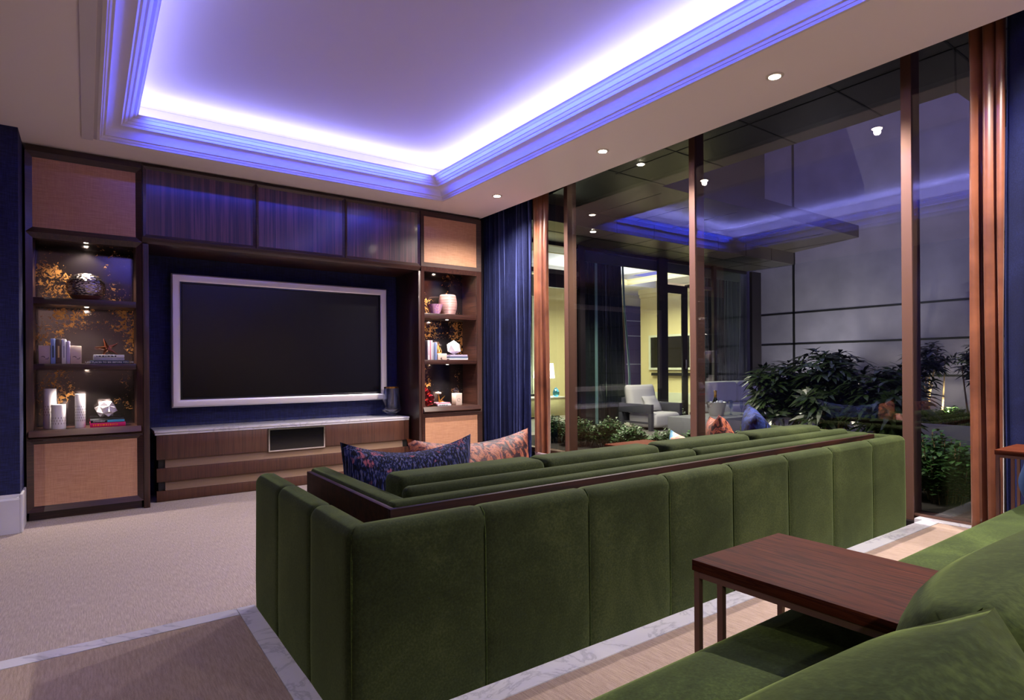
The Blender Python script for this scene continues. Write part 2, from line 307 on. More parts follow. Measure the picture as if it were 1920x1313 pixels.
def text_part(name, body, size, origin, xdir, updir, mat, parent, extrude=.0006, label=None):
    cu = bpy.data.curves.new(name, 'FONT'); cu.body = body; cu.size = size; cu.extrude = extrude; cu.align_x = 'CENTER'; cu.align_y = 'CENTER'
    t = bpy.data.objects.new(name, cu); COL.objects.link(t); bpy.context.view_layer.update()
    me = bpy.data.meshes.new_from_object(t.evaluated_get(bpy.context.evaluated_depsgraph_get())); bpy.data.objects.remove(t)
    x = Vector(xdir).normalized(); u = Vector(updir).normalized(); mm = Matrix((x, u, x.cross(u))).transposed().to_4x4()
    off = parent
    while off.parent is not None: off = off.parent
    mm.translation = Vector(origin) - Vector(off.location); me.transform(mm); me.materials.clear(); me.materials.append(M[mat])
    o = bpy.data.objects.new(name, me); COL.objects.link(o); o.parent = parent; return o
def cushion_bm(w, h, t, pinch=.10, puff=.45, n=18, sag=0.0, seed=0, lump=.0):
    """pillow standing in the xz plane, bottom at z=0, thickness along y"""
    mb = MB(); rnd = random.Random(seed); ph = [rnd.uniform(0, 6) for _ in range(4)]
    def P(i, j, sd):
        u = -1 + 2*i/n; v = -1 + 2*j/n
        th = max(0.0, (1 - abs(u)**2.6)) ** puff * max(0.0, (1 - abs(v)**2.6)) ** puff
        x = w/2*u*(1 - pinch*(1 - v*v)*.55); z = h/2*v*(1 - pinch*(1 - u*u)) - sag*(1 - u*u)*(1 if v > 0 else 0)*abs(v)
        l = lump*math.sin(3*u+ph[0])*math.cos(4*v+ph[1])*th
        return (x, sd*(t/2*th) + l, z + h/2)
    grid = {}
    for sd in (-1, 1):
        for i in range(n+1):
            for j in range(n+1):
                e = i in (0, n) or j in (0, n)
                k = (i, j, 0 if e else sd)
                if k not in grid: grid[k] = mb.bm.verts.new(P(i, j, sd))
        for i in range(n):
            for j in range(n):
                q = [grid[(a, b, 0 if (a in (0, n) or b in (0, n)) else sd)] for a, b in ((i, j), (i+1, j), (i+1, j+1), (i, j+1))]
                mb.bm.faces.new(q)
    return mb
def pillow(name, label, w, h, t, mat, loc, rot, group=None, pinch=.12, seed=0, piping=None, sag=0, lump=.006, puff=.45, cat='pillow'):
    o = cushion_bm(w, h, t, pinch=pinch, seed=seed, sag=sag, lump=lump, puff=puff).build(name, mat, None, 60)
    o.location = loc; o.rotation_euler = rot; tag(o, label, cat, group)
    return o
def rbox(x0, x1, y0, y1, z0, z1, r, seg=4): return MB().box(x0, x1, y0, y1, z0, z1, r, seg)
# ================================================================ the room
PZ = 0.243                                   # raised level behind and beside the sofa
XW = 4.0                                     # inner face of the window wall
struct('floor', MB().box(-1.75, 4.1, 1.2, 6.4, -.12, 0), 'carpet')
struct('floor_platform', MB().prism([(-1.75, -2.3), (3.93, -2.3), (3.93, 1.325), (.452, 1.325), (.452, 2.35), (-1.75, 2.35)], 'z', -.12, PZ), 'carpet_upper')
g = .002
struct('trim_1', MB().box(-1.75, .4505, 2.351, 2.418, -.12, PZ+g), 'marble')
struct('trim_2', MB().box(.453, .517, 1.327, 2.418, -.12, PZ+g), 'marble')
struct('trim_3', MB().box(.518, 3.93, 1.327, 1.408, -.12, PZ+g), 'marble')
struct('trim_4', MB().box(3.932, 4.15, -2.3, 1.45, -.12, PZ+g), 'marble')
struct('trim_5', MB().box(3.98, 4.15, 1.45, 6.2, -.12, .215), 'bronze_dark')
# ceiling with tray: flat border, stepped crown, hidden LED trough, raised centre
struct('ceiling', MB().ring(-1.75, 3.72, -2.3, 6.4, [(0, CZ), (0, CZ+.30)], 'xy', False).prism([(-1.75, -2.3), (TX0, -2.3), (TX0, 6.4), (-1.75, 6.4)], 'z', CZ, CZ+.03)
       .prism([(TX1, -2.3), (3.72, -2.3), (3.72, 6.4), (TX1, 6.4)], 'z', CZ, CZ+.03).prism([(TX0, TY1), (TX1, TY1), (TX1, 6.4), (TX0, 6.4)], 'z', CZ, CZ+.03)
       .prism([(TX0, -2.3), (TX1, -2.3), (TX1, TY0), (TX0, TY0)], 'z', CZ, CZ+.03), 'ceiling_paint')
# crown profile (inset from opening, height)
cp = [(-.02, CZ-.001), (0, CZ-.012), (.018, CZ-.012), (.024, CZ+.004), (.030, CZ+.004), (.040, CZ+.020), (.052, CZ+.021)]
for i in range(1, 8):
    a = i/7*PI/2; cp.append((.052 + .085*(1-math.cos(a)), CZ + .021 + .060*math.sin(a)))
cp += [(.146, CZ+.081), (.156, CZ+.097), (.168, CZ+.098), (.185, CZ+.112), (.197, CZ+.113), (.215, CZ+.130), (.232, CZ+.131), (.25, CZ+.150), (.235, CZ+.152), (.235, CZ+.14), (-.02, CZ+.12), (-.02, CZ+.0)]
tag(MB().ring(TX0, TX1, TY0, TY1, cp, 'xy', True).build('trim_6', 'crown_paint', None, 25), kind='structure')
struct('ceiling_tray', MB().ring(TX0-.12, TX1+.12, TY0-.12, TY1+.12, [(0, CZ+.03), (0, 3.22), (-.03, 3.22), (-.03, CZ+.03)], 'xy', True).box(TX0-.12, TX1+.12, TY0-.12, TY1+.12, 3.221, 3.25), 'tray_lit_violet')
struct('trim_7', MB().box(3.72, 4.2, -2.3, 6.2, 3.12, 3.2).box(3.70, 3.72, -2.3, 6.2, CZ+.031, 3.2), 'bronze_dark')   # curtain pocket
tag(MB().box(-.02, TX0-.022, TY0-.1, TY1+.03, CZ-.012, CZ-.0005).build('trim_8', 'crown_paint'), kind='structure')
struct('wall_back', MB().box(-1.75, 4.15, 6.33, 6.45, -.12, 3.2), 'grasscloth')
struct('wall_left_return', MB().box(-1.75, -.387, 5.45, 6.325, -.1, CZ-.001), 'grasscloth')
struct('baseboard_left_return', MB().prism([(5.45, 0), (5.42, 0), (5.42, .235), (5.428, .25), (5.437, .255), (5.445, .272), (5.45, .272)], 'x', -1.74, -.387).box(-.387, -.372, 5.42, 5.74, 0, .272, .003), 'baseboard_paint')
struct('wall_left', MB().box(-1.87, -1.75, -2.3, 6.4, -.12, 3.2), 'grasscloth')
struct('wall_rear', MB().box(-1.87, 4.2, -2.42, -2.3, -.12, 3.2), 'rear_paint')
struct('wall_corner', MB().box(3.712, 4.15, 5.95, 6.325, -.1, 3.11), 'bronze_dark')
d1 = tag(MB().box(-1.749, -1.71, -.3, 1.0, PZ, 2.6, .004).build('door_1', 'dark_wood_v'), kind='structure')
MB().tube([(-1.71, .9, 1.15), (-1.66, .9, 1.15), (-1.66, .9, 1.35), (-1.71, .9, 1.35)], .01).build('handle', 'brass', d1)
# window wall: slim bronze mullions with a pane in each bay
MY = [-1.62, -.07, 1.478, 3.026, 4.586]
for i, y in enumerate(MY):
    y1 = MY[i+1] if i+1 < len(MY) else 6.19
    wn = struct('window_%d' % (i+1), MB().box(4.0, 4.12, y, y+.057, .216 if y > 1.46 else PZ+.003, 3.119, .002).box(4.005, 4.10, y+.057, y1, .217 if y > 1.46 else PZ+.003, .26).box(4.005, 4.10, y+.057, y1, 3.06, 3.119), 'bronze')
    MB().box(4.010, 4.016, y+.0575, y1-.0005, .26, 3.06).build('pane', 'window_glass', wn, 0)
# recessed ceiling lights
proto = None
for i, (x, y) in enumerate(DOWN_AND_FILL):
    lab = ['recessed ceiling downlight nearest the velvet curtain corner', 'recessed ceiling downlight above the middle of the window wall', 'recessed ceiling downlight nearest the viewer above the window wall']
    if proto is None:
        proto = thing('ceiling_downlight', lab[0], 'light', (x, y, CZ), 'recessed downlights along the window side of the ceiling')
        MB().lathe([(.032, CZ-.001), (.034, CZ-.006), (.05, CZ-.004), (.052, CZ-.0005)], x, y, 28).build('trim_ring', 'trim_white', proto)
        MB().lathe([(.001, CZ-.0065), (.032, CZ-.0065)], x, y, 24).build('lens', 'lamp_lens', proto)
    elif i < 5: dup(proto, (x, y, CZ), label=lab[min(i, 2)] if i < 3 else 'recessed ceiling downlight ' + ('just' if i == 3 else 'farthest') + ' behind the viewer above the window wall')

# ================================================================ television wall joinery
def bevel_frame(x0, x1, z0, z1, w, yf=5.75, dip=.022, back=.03, mb=None):
    return (mb or MB()).ring(x0, x1, z0, z1, [(0, yf), (w, yf+dip), (w, yf+back), (0, yf+back)], 'xz')
def tower(root, x0, x1, ox0, ox1, up, op_top, s1, s2, sill, low, top, side):
    yb = 6.31
    # carcass: side boards, top, header
    MB().box(x0, ox0-.002, 5.782, yb, .07, top, .001).box(ox1+.002, x1, 5.782, yb, .07, top, .001).box(ox0-.001, ox1+.001, 5.782, yb, op_top, up[0]).box(x0, x1, 5.79, yb, top+.001, CZ-.002).box(x0+.01, x1-.01, 5.80, yb, 0, .069).build('carcass', 'dark_wood', root)
    MB().box(ox0-.001, ox1+.001, 6.09, 6.10, sill[1], op_top).build('mirror_back', 'antique_mirror', root, 0)
    bevel_frame(x0, x1, op_top, top, ox0-x0, mb=None).build('upper_frame', 'dark_wood', root)
    ud = MB().box(ox0-.002, ox1+.002, 5.772, 5.80, up[0]-.03, top-.03).build('upper_door', 'panel_fabric', root, 0); ud['label'] = 'upper door covered in tan woven fabric'
    bevel_frame(x0, x1, sill[0]-.02, op_top, ox0-x0).build('opening_frame', 'dark_wood_v', root)
    MB().box(ox0, ox1, 5.775, 6.09, s1[0], s1[1], .002).build('shelf', 'dark_wood', root)
    MB().box(ox0, ox1, 5.775, 6.09, s2[0], s2[1], .002).build('shelf', 'dark_wood', root)
    MB().prism([(6.09, sill[0]), (5.75, sill[0]), (5.725, (sill[0]+sill[1])/2-.015), (5.755, sill[1]), (6.09, sill[1])], 'x', ox0-.03, ox1+.03).build('sill', 'dark_wood', root)
    bevel_frame(x0, x1, .068, sill[0]-.004, ox0-x0).build('lower_frame', 'dark_wood', root)
    ld = MB().box(ox0-.002, ox1+.002, 5.772, 5.80, .10, sill[0]-.03).build('lower_door', 'panel_fabric', root, 0); ld['label'] = 'lower door covered in tan woven fabric'
    cx = (ox0+ox1)/2
    for y, z in ((6.0, op_top), (5.87, s1[0]), (5.87, s2[0])):
        l = MB().lathe([(.012, z-.0035), (.022, z-.003), (.022, z-.0003)], cx, y, 20).build('shelf_light', 'trim_white', root)
        MB().lathe([(.001, z-.004), (.013, z-.004)], cx, y, 16).build('lens', 'lamp_lens', l)
L = thing('bookcase', 'tall dark wood bookcase with three lit shelves beside the navy wall corner', 'bookcase', (0, 5.75, 0), 'matching lit bookcases flanking the television')
tower(L, -.370, .378, -.328, .333, (2.262, 2.765), 2.195, (1.655, 1.705), (1.148, 1.195), (.628, .685), (.11, .59), 2.81, 'l')
Rt = thing('bookcase', 'tall dark wood bookcase with lit shelves beside the navy velvet curtain', 'bookcase', (3.3, 5.75, 0), 'matching lit bookcases flanking the television')
tower(Rt, 2.931, 3.700, 2.980, 3.646, (2.30, 2.80), 2.245, (1.69, 1.742), (1.185, 1.232), (.655, .718), (.14, .63), 2.842, 'r')
C_ = thing('wall_cabinet', 'dark wood wall cabinet with three wide veneered doors above the television', 'cabinet', (1.67, 5.75, 2.2))
MB().box(.3795, 2.929, 5.79, 6.31, 2.84, CZ-.002).box(.3795, 2.929, 5.80, 6.31, 2.205, 2.839).build('carcass', 'dark_wood', C_)
MB().prism([(5.752, 2.245), (5.752, 2.235), (5.775, 2.195), (5.80, 2.19), (6.31, 2.19), (6.31, 2.204), (5.799, 2.204), (5.799, 2.245)], 'x', .3795, 2.929).build('pelmet', 'dark_wood', C_)
for k, (a, b) in enumerate(((.386, 1.262), (1.267, 2.094), (2.099, 2.922))):
    d = bevel_frame(a, b, 2.247, 2.835, .024, 5.752, .014, .03).build('door', 'dark_wood', C_)
    MB().box(a+.022, b-.022, 5.766, 5.785, 2.269, 2.813).build('door_panel', 'veneer_blue_sheen', d, 0)
N1 = thing('side_post', 'dark wood upright board between the left bookcase and the television niche', 'post', (.40, 5.75, 0)); MB().box(.380, .424, 5.752, 6.31, 0, 2.189, .003).build('board', 'dark_wood_v', N1)
N2 = thing('side_post', 'dark wood upright board between the television niche and the bookcase by the curtain', 'post', (2.91, 5.75, 0)); MB().box(2.898, 2.929, 5.752, 6.31, 0, 2.189, .003).build('board', 'dark_wood_v', N2)

tv = thing('television', 'large wall television in a wide silver frame above the marble console', 'television', (1.69, 6.25, .79))
MB().ring(.634, 2.743, .793, 2.03, [(0, 6.235), (.012, 6.225), (.055, 6.228), (.07, 6.24), (.07, 6.325), (0, 6.325)], 'xz').build('frame', 'silver_frame', tv)
MB().ring(.704, 2.673, .863, 1.96, [(0, 6.242), (.012, 6.24), (.018, 6.25), (.018, 6.32), (0, 6.32)], 'xz').build('bezel', 'bezel', tv)
MB().box(.722, 2.655, 6.251, 6.3, .881, 1.942).build('screen', 'screen', tv, 0)

mc = thing('media_console', 'long low walnut media console with a white marble top under the television', 'console', (1.67, 5.93, 0))
MB().box(.50, 2.85, 5.96, 6.32, .02, .575).build('body', 'black', mc)
MB().box(.470, 2.868, 5.925, 6.325, .597, .615, .002).box(.474, 2.866, 5.930, 6.325, .577, .595, .002).build('marble_top', 'marble', mc)
MB().box(.485, 1.397, 5.93, 5.965, .365, .574, .001).build('drawer_front', 'veneer', mc)
MB().box(1.941, 2.862, 5.93, 5.965, .365, .574, .001).build('drawer_front', 'veneer', mc)
MB().box(.485, 2.862, 5.93, 5.965, .172, .288, .001).build('drawer_front', 'veneer', mc)
MB().box(.485, 2.862, 5.93, 5.965, .004, .093, .001).build('plinth', 'veneer', mc)
for z0, z1 in ((.29, .363), (.095, .17)):
    MB().prism([(5.936, z0), (5.938, z0+.004), (5.947, z1), (5.97, z1), (5.97, z0)], 'x', .55, 2.79).build('brass_channel', 'brass', mc)
sg = MB().ring(1.400, 1.938, .355, .574, [(0, 5.922), (.012, 5.922), (.012, 5.965), (0, 5.965)], 'xz').build('speaker_frame', 'chrome', mc)
MB().box(1.412, 1.926, 5.93, 5.96, .367, .562).build('speaker_screen', 'black_gloss', sg)
hv = thing('hurricane_vase', 'smoky clear glass hurricane vase with a gold rim on the marble console', 'vase', (2.735, 6.1, .6155))
z = .616
MB().lathe([(.05, z), (.055, z+.012), (.045, z+.03), (.10, z+.055), (.108, z+.075), (.098, z+.14), (.080, z+.31), (.076, z+.31), (.093, z+.14), (.100, z+.08), (.03, z+.05)], 2.735, 6.1, 36).build('body', 'smoke_glass', hv, 60)
MB().lathe([(.081, z+.306), (.082, z+.322), (.075, z+.322), (.0755, z+.306)], 2.735, 6.1, 36, True).build('rim', 'gold', hv)

# ================================================================ ornaments and books
def book_up(x0, x1, z0, z1, mat, label, group, y=5.83, depth=.17, name='book', deco=None):
    t = thing(name, label, 'book', ((x0+x1)/2, y, z0), group)
    MB().box(x0, x1, y, y+depth, z0+.0005, z1, .002).build('cover', mat, t)
    MB().box(x0+.003, x1-.003, y+.004, y+depth+.001, z1-.004, z1+.0006).build('page_block', 'paper', t)
    if deco:
        h = z1-z0
        MB().box(x0+(x1-x0)*.35, x1-(x1-x0)*.35, y-.0008, y, z0+h*.25, z0+h*.72).build('spine_print', deco, t)
    return t
def book_flat(x0, x1, z0, z1, mat, label, group, y=5.80, depth=.20, text=None, tmat='white_print', deco=None):
    t = thing('book', label, 'book', ((x0+x1)/2, y, z0), group)
    MB().box(x0, x1, y, y+depth, z0+.0005, z1, .002).build('cover', mat, t)
    MB().box(x1-.002, x1+.0006, y+.004, y+depth-.002, z0+.004, z1-.003).build('page_block', 'paper', t)
    if text: text_part('spine_title', text, (z1-z0)*.72, ((x0+x1)/2, y-.0008, (z0+z1)/2-.001), (1, 0, 0), (0, 0, 1), tmat, t)
    if deco:
        mb = MB(); rnd = random.Random(int(x0*1e4)); x = x0+.02
        while x < x1-.05:
            q = rnd.uniform(.006, .018); mb.box(x, x+q, y-.0008, y, z0+(z1-z0)*.28, z0+(z1-z0)*.72); x += q+.006
        mb.build('spine_print', deco, t)
    return t
S1, S2, S3 = 1.7055, 1.1955, .6855
pot = thing('round_pot', 'round hammered silver and copper pot on the top shelf', 'pot', (0, 5.93, S1))
MB().lathe([(.070, S1), (.085, S1+.01), (.118, S1+.055), (.135, S1+.105), (.128, S1+.15), (.10, S1+.19), (.06, S1+.215), (.03, S1+.222)], 0, 5.93, 48).build('body', 'hammered_silver', pot, 60)
MB().lathe([(.072, S1+.0005), (.088, S1+.010), (.108, S1+.036), (.1085, S1+.038), (.072, S1+.006)], 0, 5.93, 48).build('copper_base', 'copper_silk', pot, 60)
# shelf 2 left: bookends, four upright books, two bookends
def bookend(x0, x1, z0, z1, label, y=5.84):
    t = thing('bookend', label, 'bookend', ((x0+x1)/2, y, z0), 'engraved travertine bookends')
    MB().box(x0, x1, y, y+.10, z0+.0005, z1, .003).build('block', 'travertine', t)
    rnd = random.Random(int(z1*991)); mb = MB(); cx = (x0+x1)/2; cz = z0+(z1-z0)*.3
    for k in range(5):
        a = rnd.uniform(0, 6); mb.tube([(cx+.006*math.cos(a), y-.0005, cz+.006*math.sin(a)), (cx+.022*math.cos(a+.5), y-.0005, cz+.016*math.sin(a+.5)), (cx+.026*math.cos(a+1.1), y-.0005, cz+.02*math.sin(a+1.1))], .0014, 5)
    mb.build('engraving', 'black_print', t); return t
bookend(-.300, -.228, S2, 1.338, 'engraved travertine bookend at the outer end of the upright books beside the bookcase edge')
for x0, x1, z1, m_, dc, lb in ((-.226, -.196, 1.392, 'book_blue', 'book_navy', 'tall pale blue upright book with a dark blue band'), (-.194, -.160, 1.390, 'book_brown', 'gold_print', 'dark brown upright book with a gold spine title'),
                               (-.158, -.130, 1.390, 'book_pale', 'book_grey', 'white upright book beside the dark brown book'), (-.128, -.106, 1.375, 'book_lilac', None, 'slim lilac grey upright book, shortest of the upright four')):
    book_up(x0, x1, S2, z1, m_, lb, 'upright books on the middle shelf by the navy wall', deco=dc)
bookend(-.104, -.032, S2, 1.338, 'engraved travertine bookend between the slim lilac book and the starfish books')
book_flat(.020, .285, S2, 1.222, 'book_navy', 'navy travel book lying at the bottom of the stack under the star ornament', 'books stacked under the star ornament', text='1,000 PLACES TO SEE BEFORE YOU DIE')
book_flat(.045, .252, 1.2225, 1.245, 'book_grey', 'grey book lying in the middle of the stack under the star ornament', 'books stacked under the star ornament')
book_flat(.045, .252, 1.2455, 1.268, 'book_pale', 'white book with dark spine print on top of the stack under the star ornament', 'books stacked under the star ornament', deco='black_print')
def spiky(name, label, cat, c, r, spikes, mat, seed=1, inner=.35, sharp=1.0):
    rnd = random.Random(seed); mb = MB()
    for k in range(spikes):
        a = 2*PI*k/spikes + PI/2 + .25; d = Vector((math.cos(a), .35*math.sin(2.2*a), math.sin(a)*.85)).normalized()
        mb.tube([Vector(c)-d*r*.05, Vector(c)+d*r*.45, Vector(c)+d*r], r*.24, 5, .002)
    o = mb.build(name, mat, None, 0); lo = min(v.co.z for v in o.data.vertices)
    for v in o.data.vertices: v.co.z += c[2]-r*.75-lo
    tag(o, label, cat); return o
spiky('star_ornament', 'bronze star shaped ornament on the stacked books', 'ornament', (.138, 5.88, 1.268+.055*.75+.0008), .085, 5, 'ornament_bronze')
# bottom shelf left
def pierced_vase(x, y, r, z0, z1, label, h0, h1):
    t = thing('cylinder_vase', label, 'vase', (x, y, z0), 'white pierced cylinder vases on the lowest shelf')
    MB().lathe([(r*.96, z0+.0005), (r, z0+.01), (r*.98, z1-.002), (r*.94, z1), (r*.90, z1-.004), (r*.9, z0+.01)], x, y, 36).build('body', 'white_ceramic', t)
    mb = MB(); rows = int((h1-h0)/.022)
    for j in range(rows):
        for k in range(16):
            a = 2*PI*(k + .5*(j % 2))/16; q = h0 + j*.022; dx, dy = math.cos(a), math.sin(a); tx, ty = -dy*.0022, dx*.0022; rr = r+.0012
            pp = [(x+dx*rr, y+dy*rr, q), (x+dx*rr+tx, y+dy*rr+ty, q+.009), (x+dx*rr, y+dy*rr, q+.018), (x+dx*rr-tx, y+dy*rr-ty, q+.009)]
            mb.quad(*pp)
    mb.build('slits', 'book_brown', t); return t
pierced_vase(-.238, 5.95, .043, S3, 1.000, 'tallest white pierced cylinder vase on the lowest shelf', S3+.1, S3+.2)
pierced_vase(-.180, 5.85, .047, S3, .878, 'shortest and widest white pierced cylinder vase in front of the tallest', S3+.035, S3+.12)
pierced_vase(-.043, 5.87, .035, S3, .955, 'slender white pierced cylinder vase beside the pink book', S3+.05, S3+.19)
book_flat(.020, .258, S3, .7195, 'book_pink', 'bright pink book with orange lettering at the bottom of the stack under the faceted sculpture', 'books stacked under the faceted sculpture', y=5.81, deco='orange_print')
t = book_flat(.022, .252, .720, .743, 'book_black', 'black book titled in white lying on the pink book', 'books stacked under the faceted sculpture', y=5.812)
text_part('spine_title', 'OVERVIEW', .016, (.080, 5.811, .7312), (1, 0, 0), (0, 0, 1), 'white_print', t)
MB().box(.135, .25, 5.8112, 5.812, .723, .741).build('spine_band', 'cyan_print', t)
def faceted(name, label, c, r, mat='white_ceramic', seed=3, spike=.35, sub=1, cat='sculpture'):
    bm = bmesh.new(); bmesh.ops.create_icosphere(bm, subdivisions=sub, radius=r)
    if spike:
        for f in list(bm.faces):
            n = f.normal.copy(); q = bmesh.ops.poke(bm, faces=[f])
            for v in q['verts']: v.co += n*r*spike
    mb = MB(); mb.bm.free(); mb.bm = bm
    bmesh.ops.translate(bm, verts=bm.verts, vec=c)
    lo = min(v.co.z for v in bm.verts)
    for v in bm.verts:
        if v.co.z < lo + r*.12: v.co.z = lo + r*.12
    o = mb.build(name, mat, None, 0); o2 = tag(o, label, cat); return o2
fs = faceted('faceted_sculpture', 'white faceted star sculpture on the black and pink books', (.128, 5.90, .743+.079), .066, spike=.42)
# right bookcase
T1, T2, T3 = 1.7425, 1.2325, .7185
bw = thing('glass_bowl', 'flared bowl of pink and violet swirled glass on the upper shelf', 'bowl', (3.175, 5.88, T1))
MB().lathe([(.045, T1+.0005), (.055, T1+.004), (.092, T1+.108), (.088, T1+.108), (.05, T1+.010)], 3.165, 5.88, 36).build('body', 'swirl_glass', bw)
rv = thing('ribbed_vase', 'pink ribbed ceramic barrel vase behind the violet glass bowl', 'vase', (3.375, 5.96, T1))
pr = [(.078, T1+.0005)]
for k in range(24): pr += [(.082+.02*math.sin(PI*(k/24))+.006*(k/24)+.0022, T1+.005+k*.0095), (.082+.02*math.sin(PI*(k/24))+.006*(k/24), T1+.0095+k*.0095)]
pr += [(.086, T1+.235), (.078, T1+.235), (.078, T1+.1)]
MB().lathe(pr, 3.375, 5.96, 40).build('body', 'ribbed_ceramic', rv, 20)
for x0, x1, z1, m_, dc, lb in ((3.052, 3.078, T2+.215, 'book_pale', 'book_rose', 'white upright book with pink spine marks on the middle shelf'), (3.079, 3.094, T2+.215, 'book_rose', None, 'slim rose pink upright book on the middle shelf'), (3.095, 3.112, T2+.215, 'book_pale', None, 'slim white upright book between the rose and grey books'),
                               (3.114, 3.128, T2+.192, 'book_grey', None, 'pale grey upright book on the middle shelf, lower than the white ones'), (3.129, 3.144, T2+.192, 'book_slate', None, 'slate blue upright book next to the pale grey one'), (3.145, 3.166, T2+.192, 'book_blue', None, 'blue upright book beside the travertine block')):
    book_up(x0, x1, T2, z1, m_, lb, 'upright books on the middle shelf by the curtain', y=5.84, deco=dc)
bookend(3.170, 3.285, T2, T2+.072, 'low engraved travertine block carrying the gold bottle', 5.83)
bt = thing('gold_bottle', 'small pointed gold glass bottle on the low travertine block', 'bottle', (3.205, 5.88, T2+.0725)); q = T2+.0728
MB().lathe([(.030, q), (.040, q+.012), (.038, q+.03), (.020, q+.07), (.008, q+.10), (.003, q+.13)], 3.205, 5.88, 24).build('body', 'gold', bt)
for k, (x0, x1, z0, z1, m_, lb) in enumerate(((3.300, 3.545, T2, T2+.019, 'book_pale', 'white book at the bottom of the stack under the white polyhedron'), (3.305, 3.545, T2+.0195, T2+.039, 'book_slate', 'slate book in the middle of the stack under the white polyhedron'), (3.310, 3.540, T2+.0395, T2+.058, 'book_lilac', 'lilac book on top of the stack under the white polyhedron'))):
    book_flat(x0, x1, z0, z1, m_, lb, 'books stacked under the white polyhedron')
faceted('polyhedron_ornament', 'white polyhedron ornament on the lilac book', (3.405, 5.88, T2+.058+.079), .088, spike=.0, sub=1)
# bottom right shelf
rg = thing('red_bubble_sculpture', 'red glass bubble cluster at the side of the lowest shelf', 'sculpture', (3.075, 5.86, T3))
mb = MB()
for c, r in (((3.055, 5.86, T3+.036), .034), ((3.085, 5.84, T3+.05), .036), ((3.045, 5.88, T3+.10), .038), ((3.105, 5.87, T3+.095), .038), ((3.055, 5.85, T3+.155), .036), ((3.04, 5.88, T3+.20), .022)): mb.sphere(c, r)
mb.build('bubbles', 'red_glass', rg, 60)
book_flat(3.150, 3.320, T3, T3+.021, 'book_pale', 'white book with black capitals at the bottom of the lowest shelf stack', 'books stacked on the lowest shelf by the red glass', y=5.80, deco='black_print')
book_flat(3.135, 3.315, T3+.0215, T3+.036, 'book_rose', 'rose book lying on the white book beside the red glass', 'books stacked on the lowest shelf by the red glass', y=5.81)
fl = thing('glass_flower', 'glass and gold flower ornament on the rose book', 'ornament', (3.21, 5.88, T3+.0365)); q = T3+.037
mb = MB()
for k in range(7):
    a = k*2*PI/7; mb.sphere((3.20+.02*math.cos(a), 5.88+.02*math.sin(a), q+.105), .016, 10, 6, (1, 1, .7))
mb.sphere((3.20, 5.88, q+.11), .012, 8, 6); mb.build('blossom', 'pale_panel', fl, 60)
MB().tube([(3.21, 5.88, q), (3.205, 5.88, q+.05), (3.20, 5.88, q+.10)], .006, 8).tube([(3.21, 5.88, q+.004), (3.24, 5.87, q+.04), (3.275, 5.86, q+.075)], .014, 6, .002).tube([(3.21, 5.88, q+.004), (3.25, 5.87, q+.012), (3.27, 5.87, q+.004)], .010, 6, .003).build('stem', 'gold', fl)
bx = thing('bookend', 'tall engraved travertine block under the glass knot on the lowest shelf', 'bookend', (3.43, 5.86, T3), 'engraved travertine bookends')
MB().box(3.395, 3.475, 5.82, 5.92, T3+.0005, T3+.135, .003).build('block', 'travertine', bx)
MB().tube([(3.43+.02*math.cos(a*.6), 5.8195, T3+.06+.018*math.sin(a*.6)) for a in range(10)], .0014, 5).build('engraving', 'black_print', bx)
kn = thing('glass_knot', 'small clear glass knot on the tall travertine block', 'ornament', (3.425, 5.87, T3+.1355))
mb = MB()
for ax in range(3):
    pts = []
    for k in range(19):
        a = 2*PI*k/18; u, v = .028*math.cos(a), .028*math.sin(a); p = [(u, v*.5, v), (u, v, 0), (0, u, v)][ax]; pts.append((3.425+p[0], 5.87+p[1]*.8, T3+.136+.033+p[2]))
    mb.tube(pts, .0045, 8)
mb.build('loops', 'water_glass', kn, 60)
# ================================================================ curtains
def curtain(name, label, mat, y0, y1, x, z0, z1, folds, amp, group=None, seed=0, flare=0.0, mode='y', hem=True):
    rnd = random.Random(seed); mb = MB(); nu = folds*14; nz = 40; ph = [rnd.uniform(0, 6.28) for _ in range(5)]
    wts = [rnd.uniform(.6, 1.5) for _ in range(folds)]; tot = sum(wts); cum = [0]
    for q in wts: cum.append(cum[-1] + q/tot)
    rows = []
    for j in range(nz+1):
        t = j/nz; z = z1 + (z0-z1)*t; row = []
        for i in range(nu+1):
            s_ = i/nu; k = min(folds-1, max(0, next((a for a in range(folds) if cum[a+1] >= s_-1e-9), folds-1)))
            loc = (s_-cum[k])/(cum[k+1]-cum[k]); phase = 2*PI*(k+loc)
            a = amp*(.55+.45*t)*(1+.35*math.sin(1.7*k+ph[0]+t*1.5))
            yy = y0 + (y1-y0)*s_ + .22*(y1-y0)/folds*math.sin(phase*1+ph[1]+1.2*math.sin(2.2*t+k)) + flare*(s_-.0)*t
            xx = x + a*math.sin(phase + .5*math.sin(2.6*t+k*1.3)) + .006*math.sin(7*t+k)
            row.append(mb.bm.verts.new((xx, yy, z) if mode == 'y' else (yy, xx, z)))
        rows.append(row)
    for a, b in zip(rows, rows[1:]):
        for i in range(nu): mb.bm.faces.new([a[i], a[i+1], b[i+1], b[i]])
    o = mb.build(name, mat, None, 60); md = o.modifiers.new('thick', 'SOLIDIFY'); md.thickness = .004
    return tag(o, label, 'curtain', group)
curtain('velvet_curtain', 'navy blue velvet curtain hanging in the corner beside the bookcase', 'navy_velvet', 5.90, 4.965, 3.83, .02, 3.11, 13, .030, seed=3)
curtain('silk_curtain', 'copper silk curtain beside the navy velvet near the television wall', 'copper_silk', 4.955, 4.70, 3.85, .02, 3.11, 3, .034, seed=5)
curtain('silk_curtain', 'copper silk curtain hanging beside the small wooden table at the near end of the windows', 'copper_silk', 1.155, 1.005, 3.87, PZ+.015, 3.11, 3, .040, seed=8, flare=-.0)
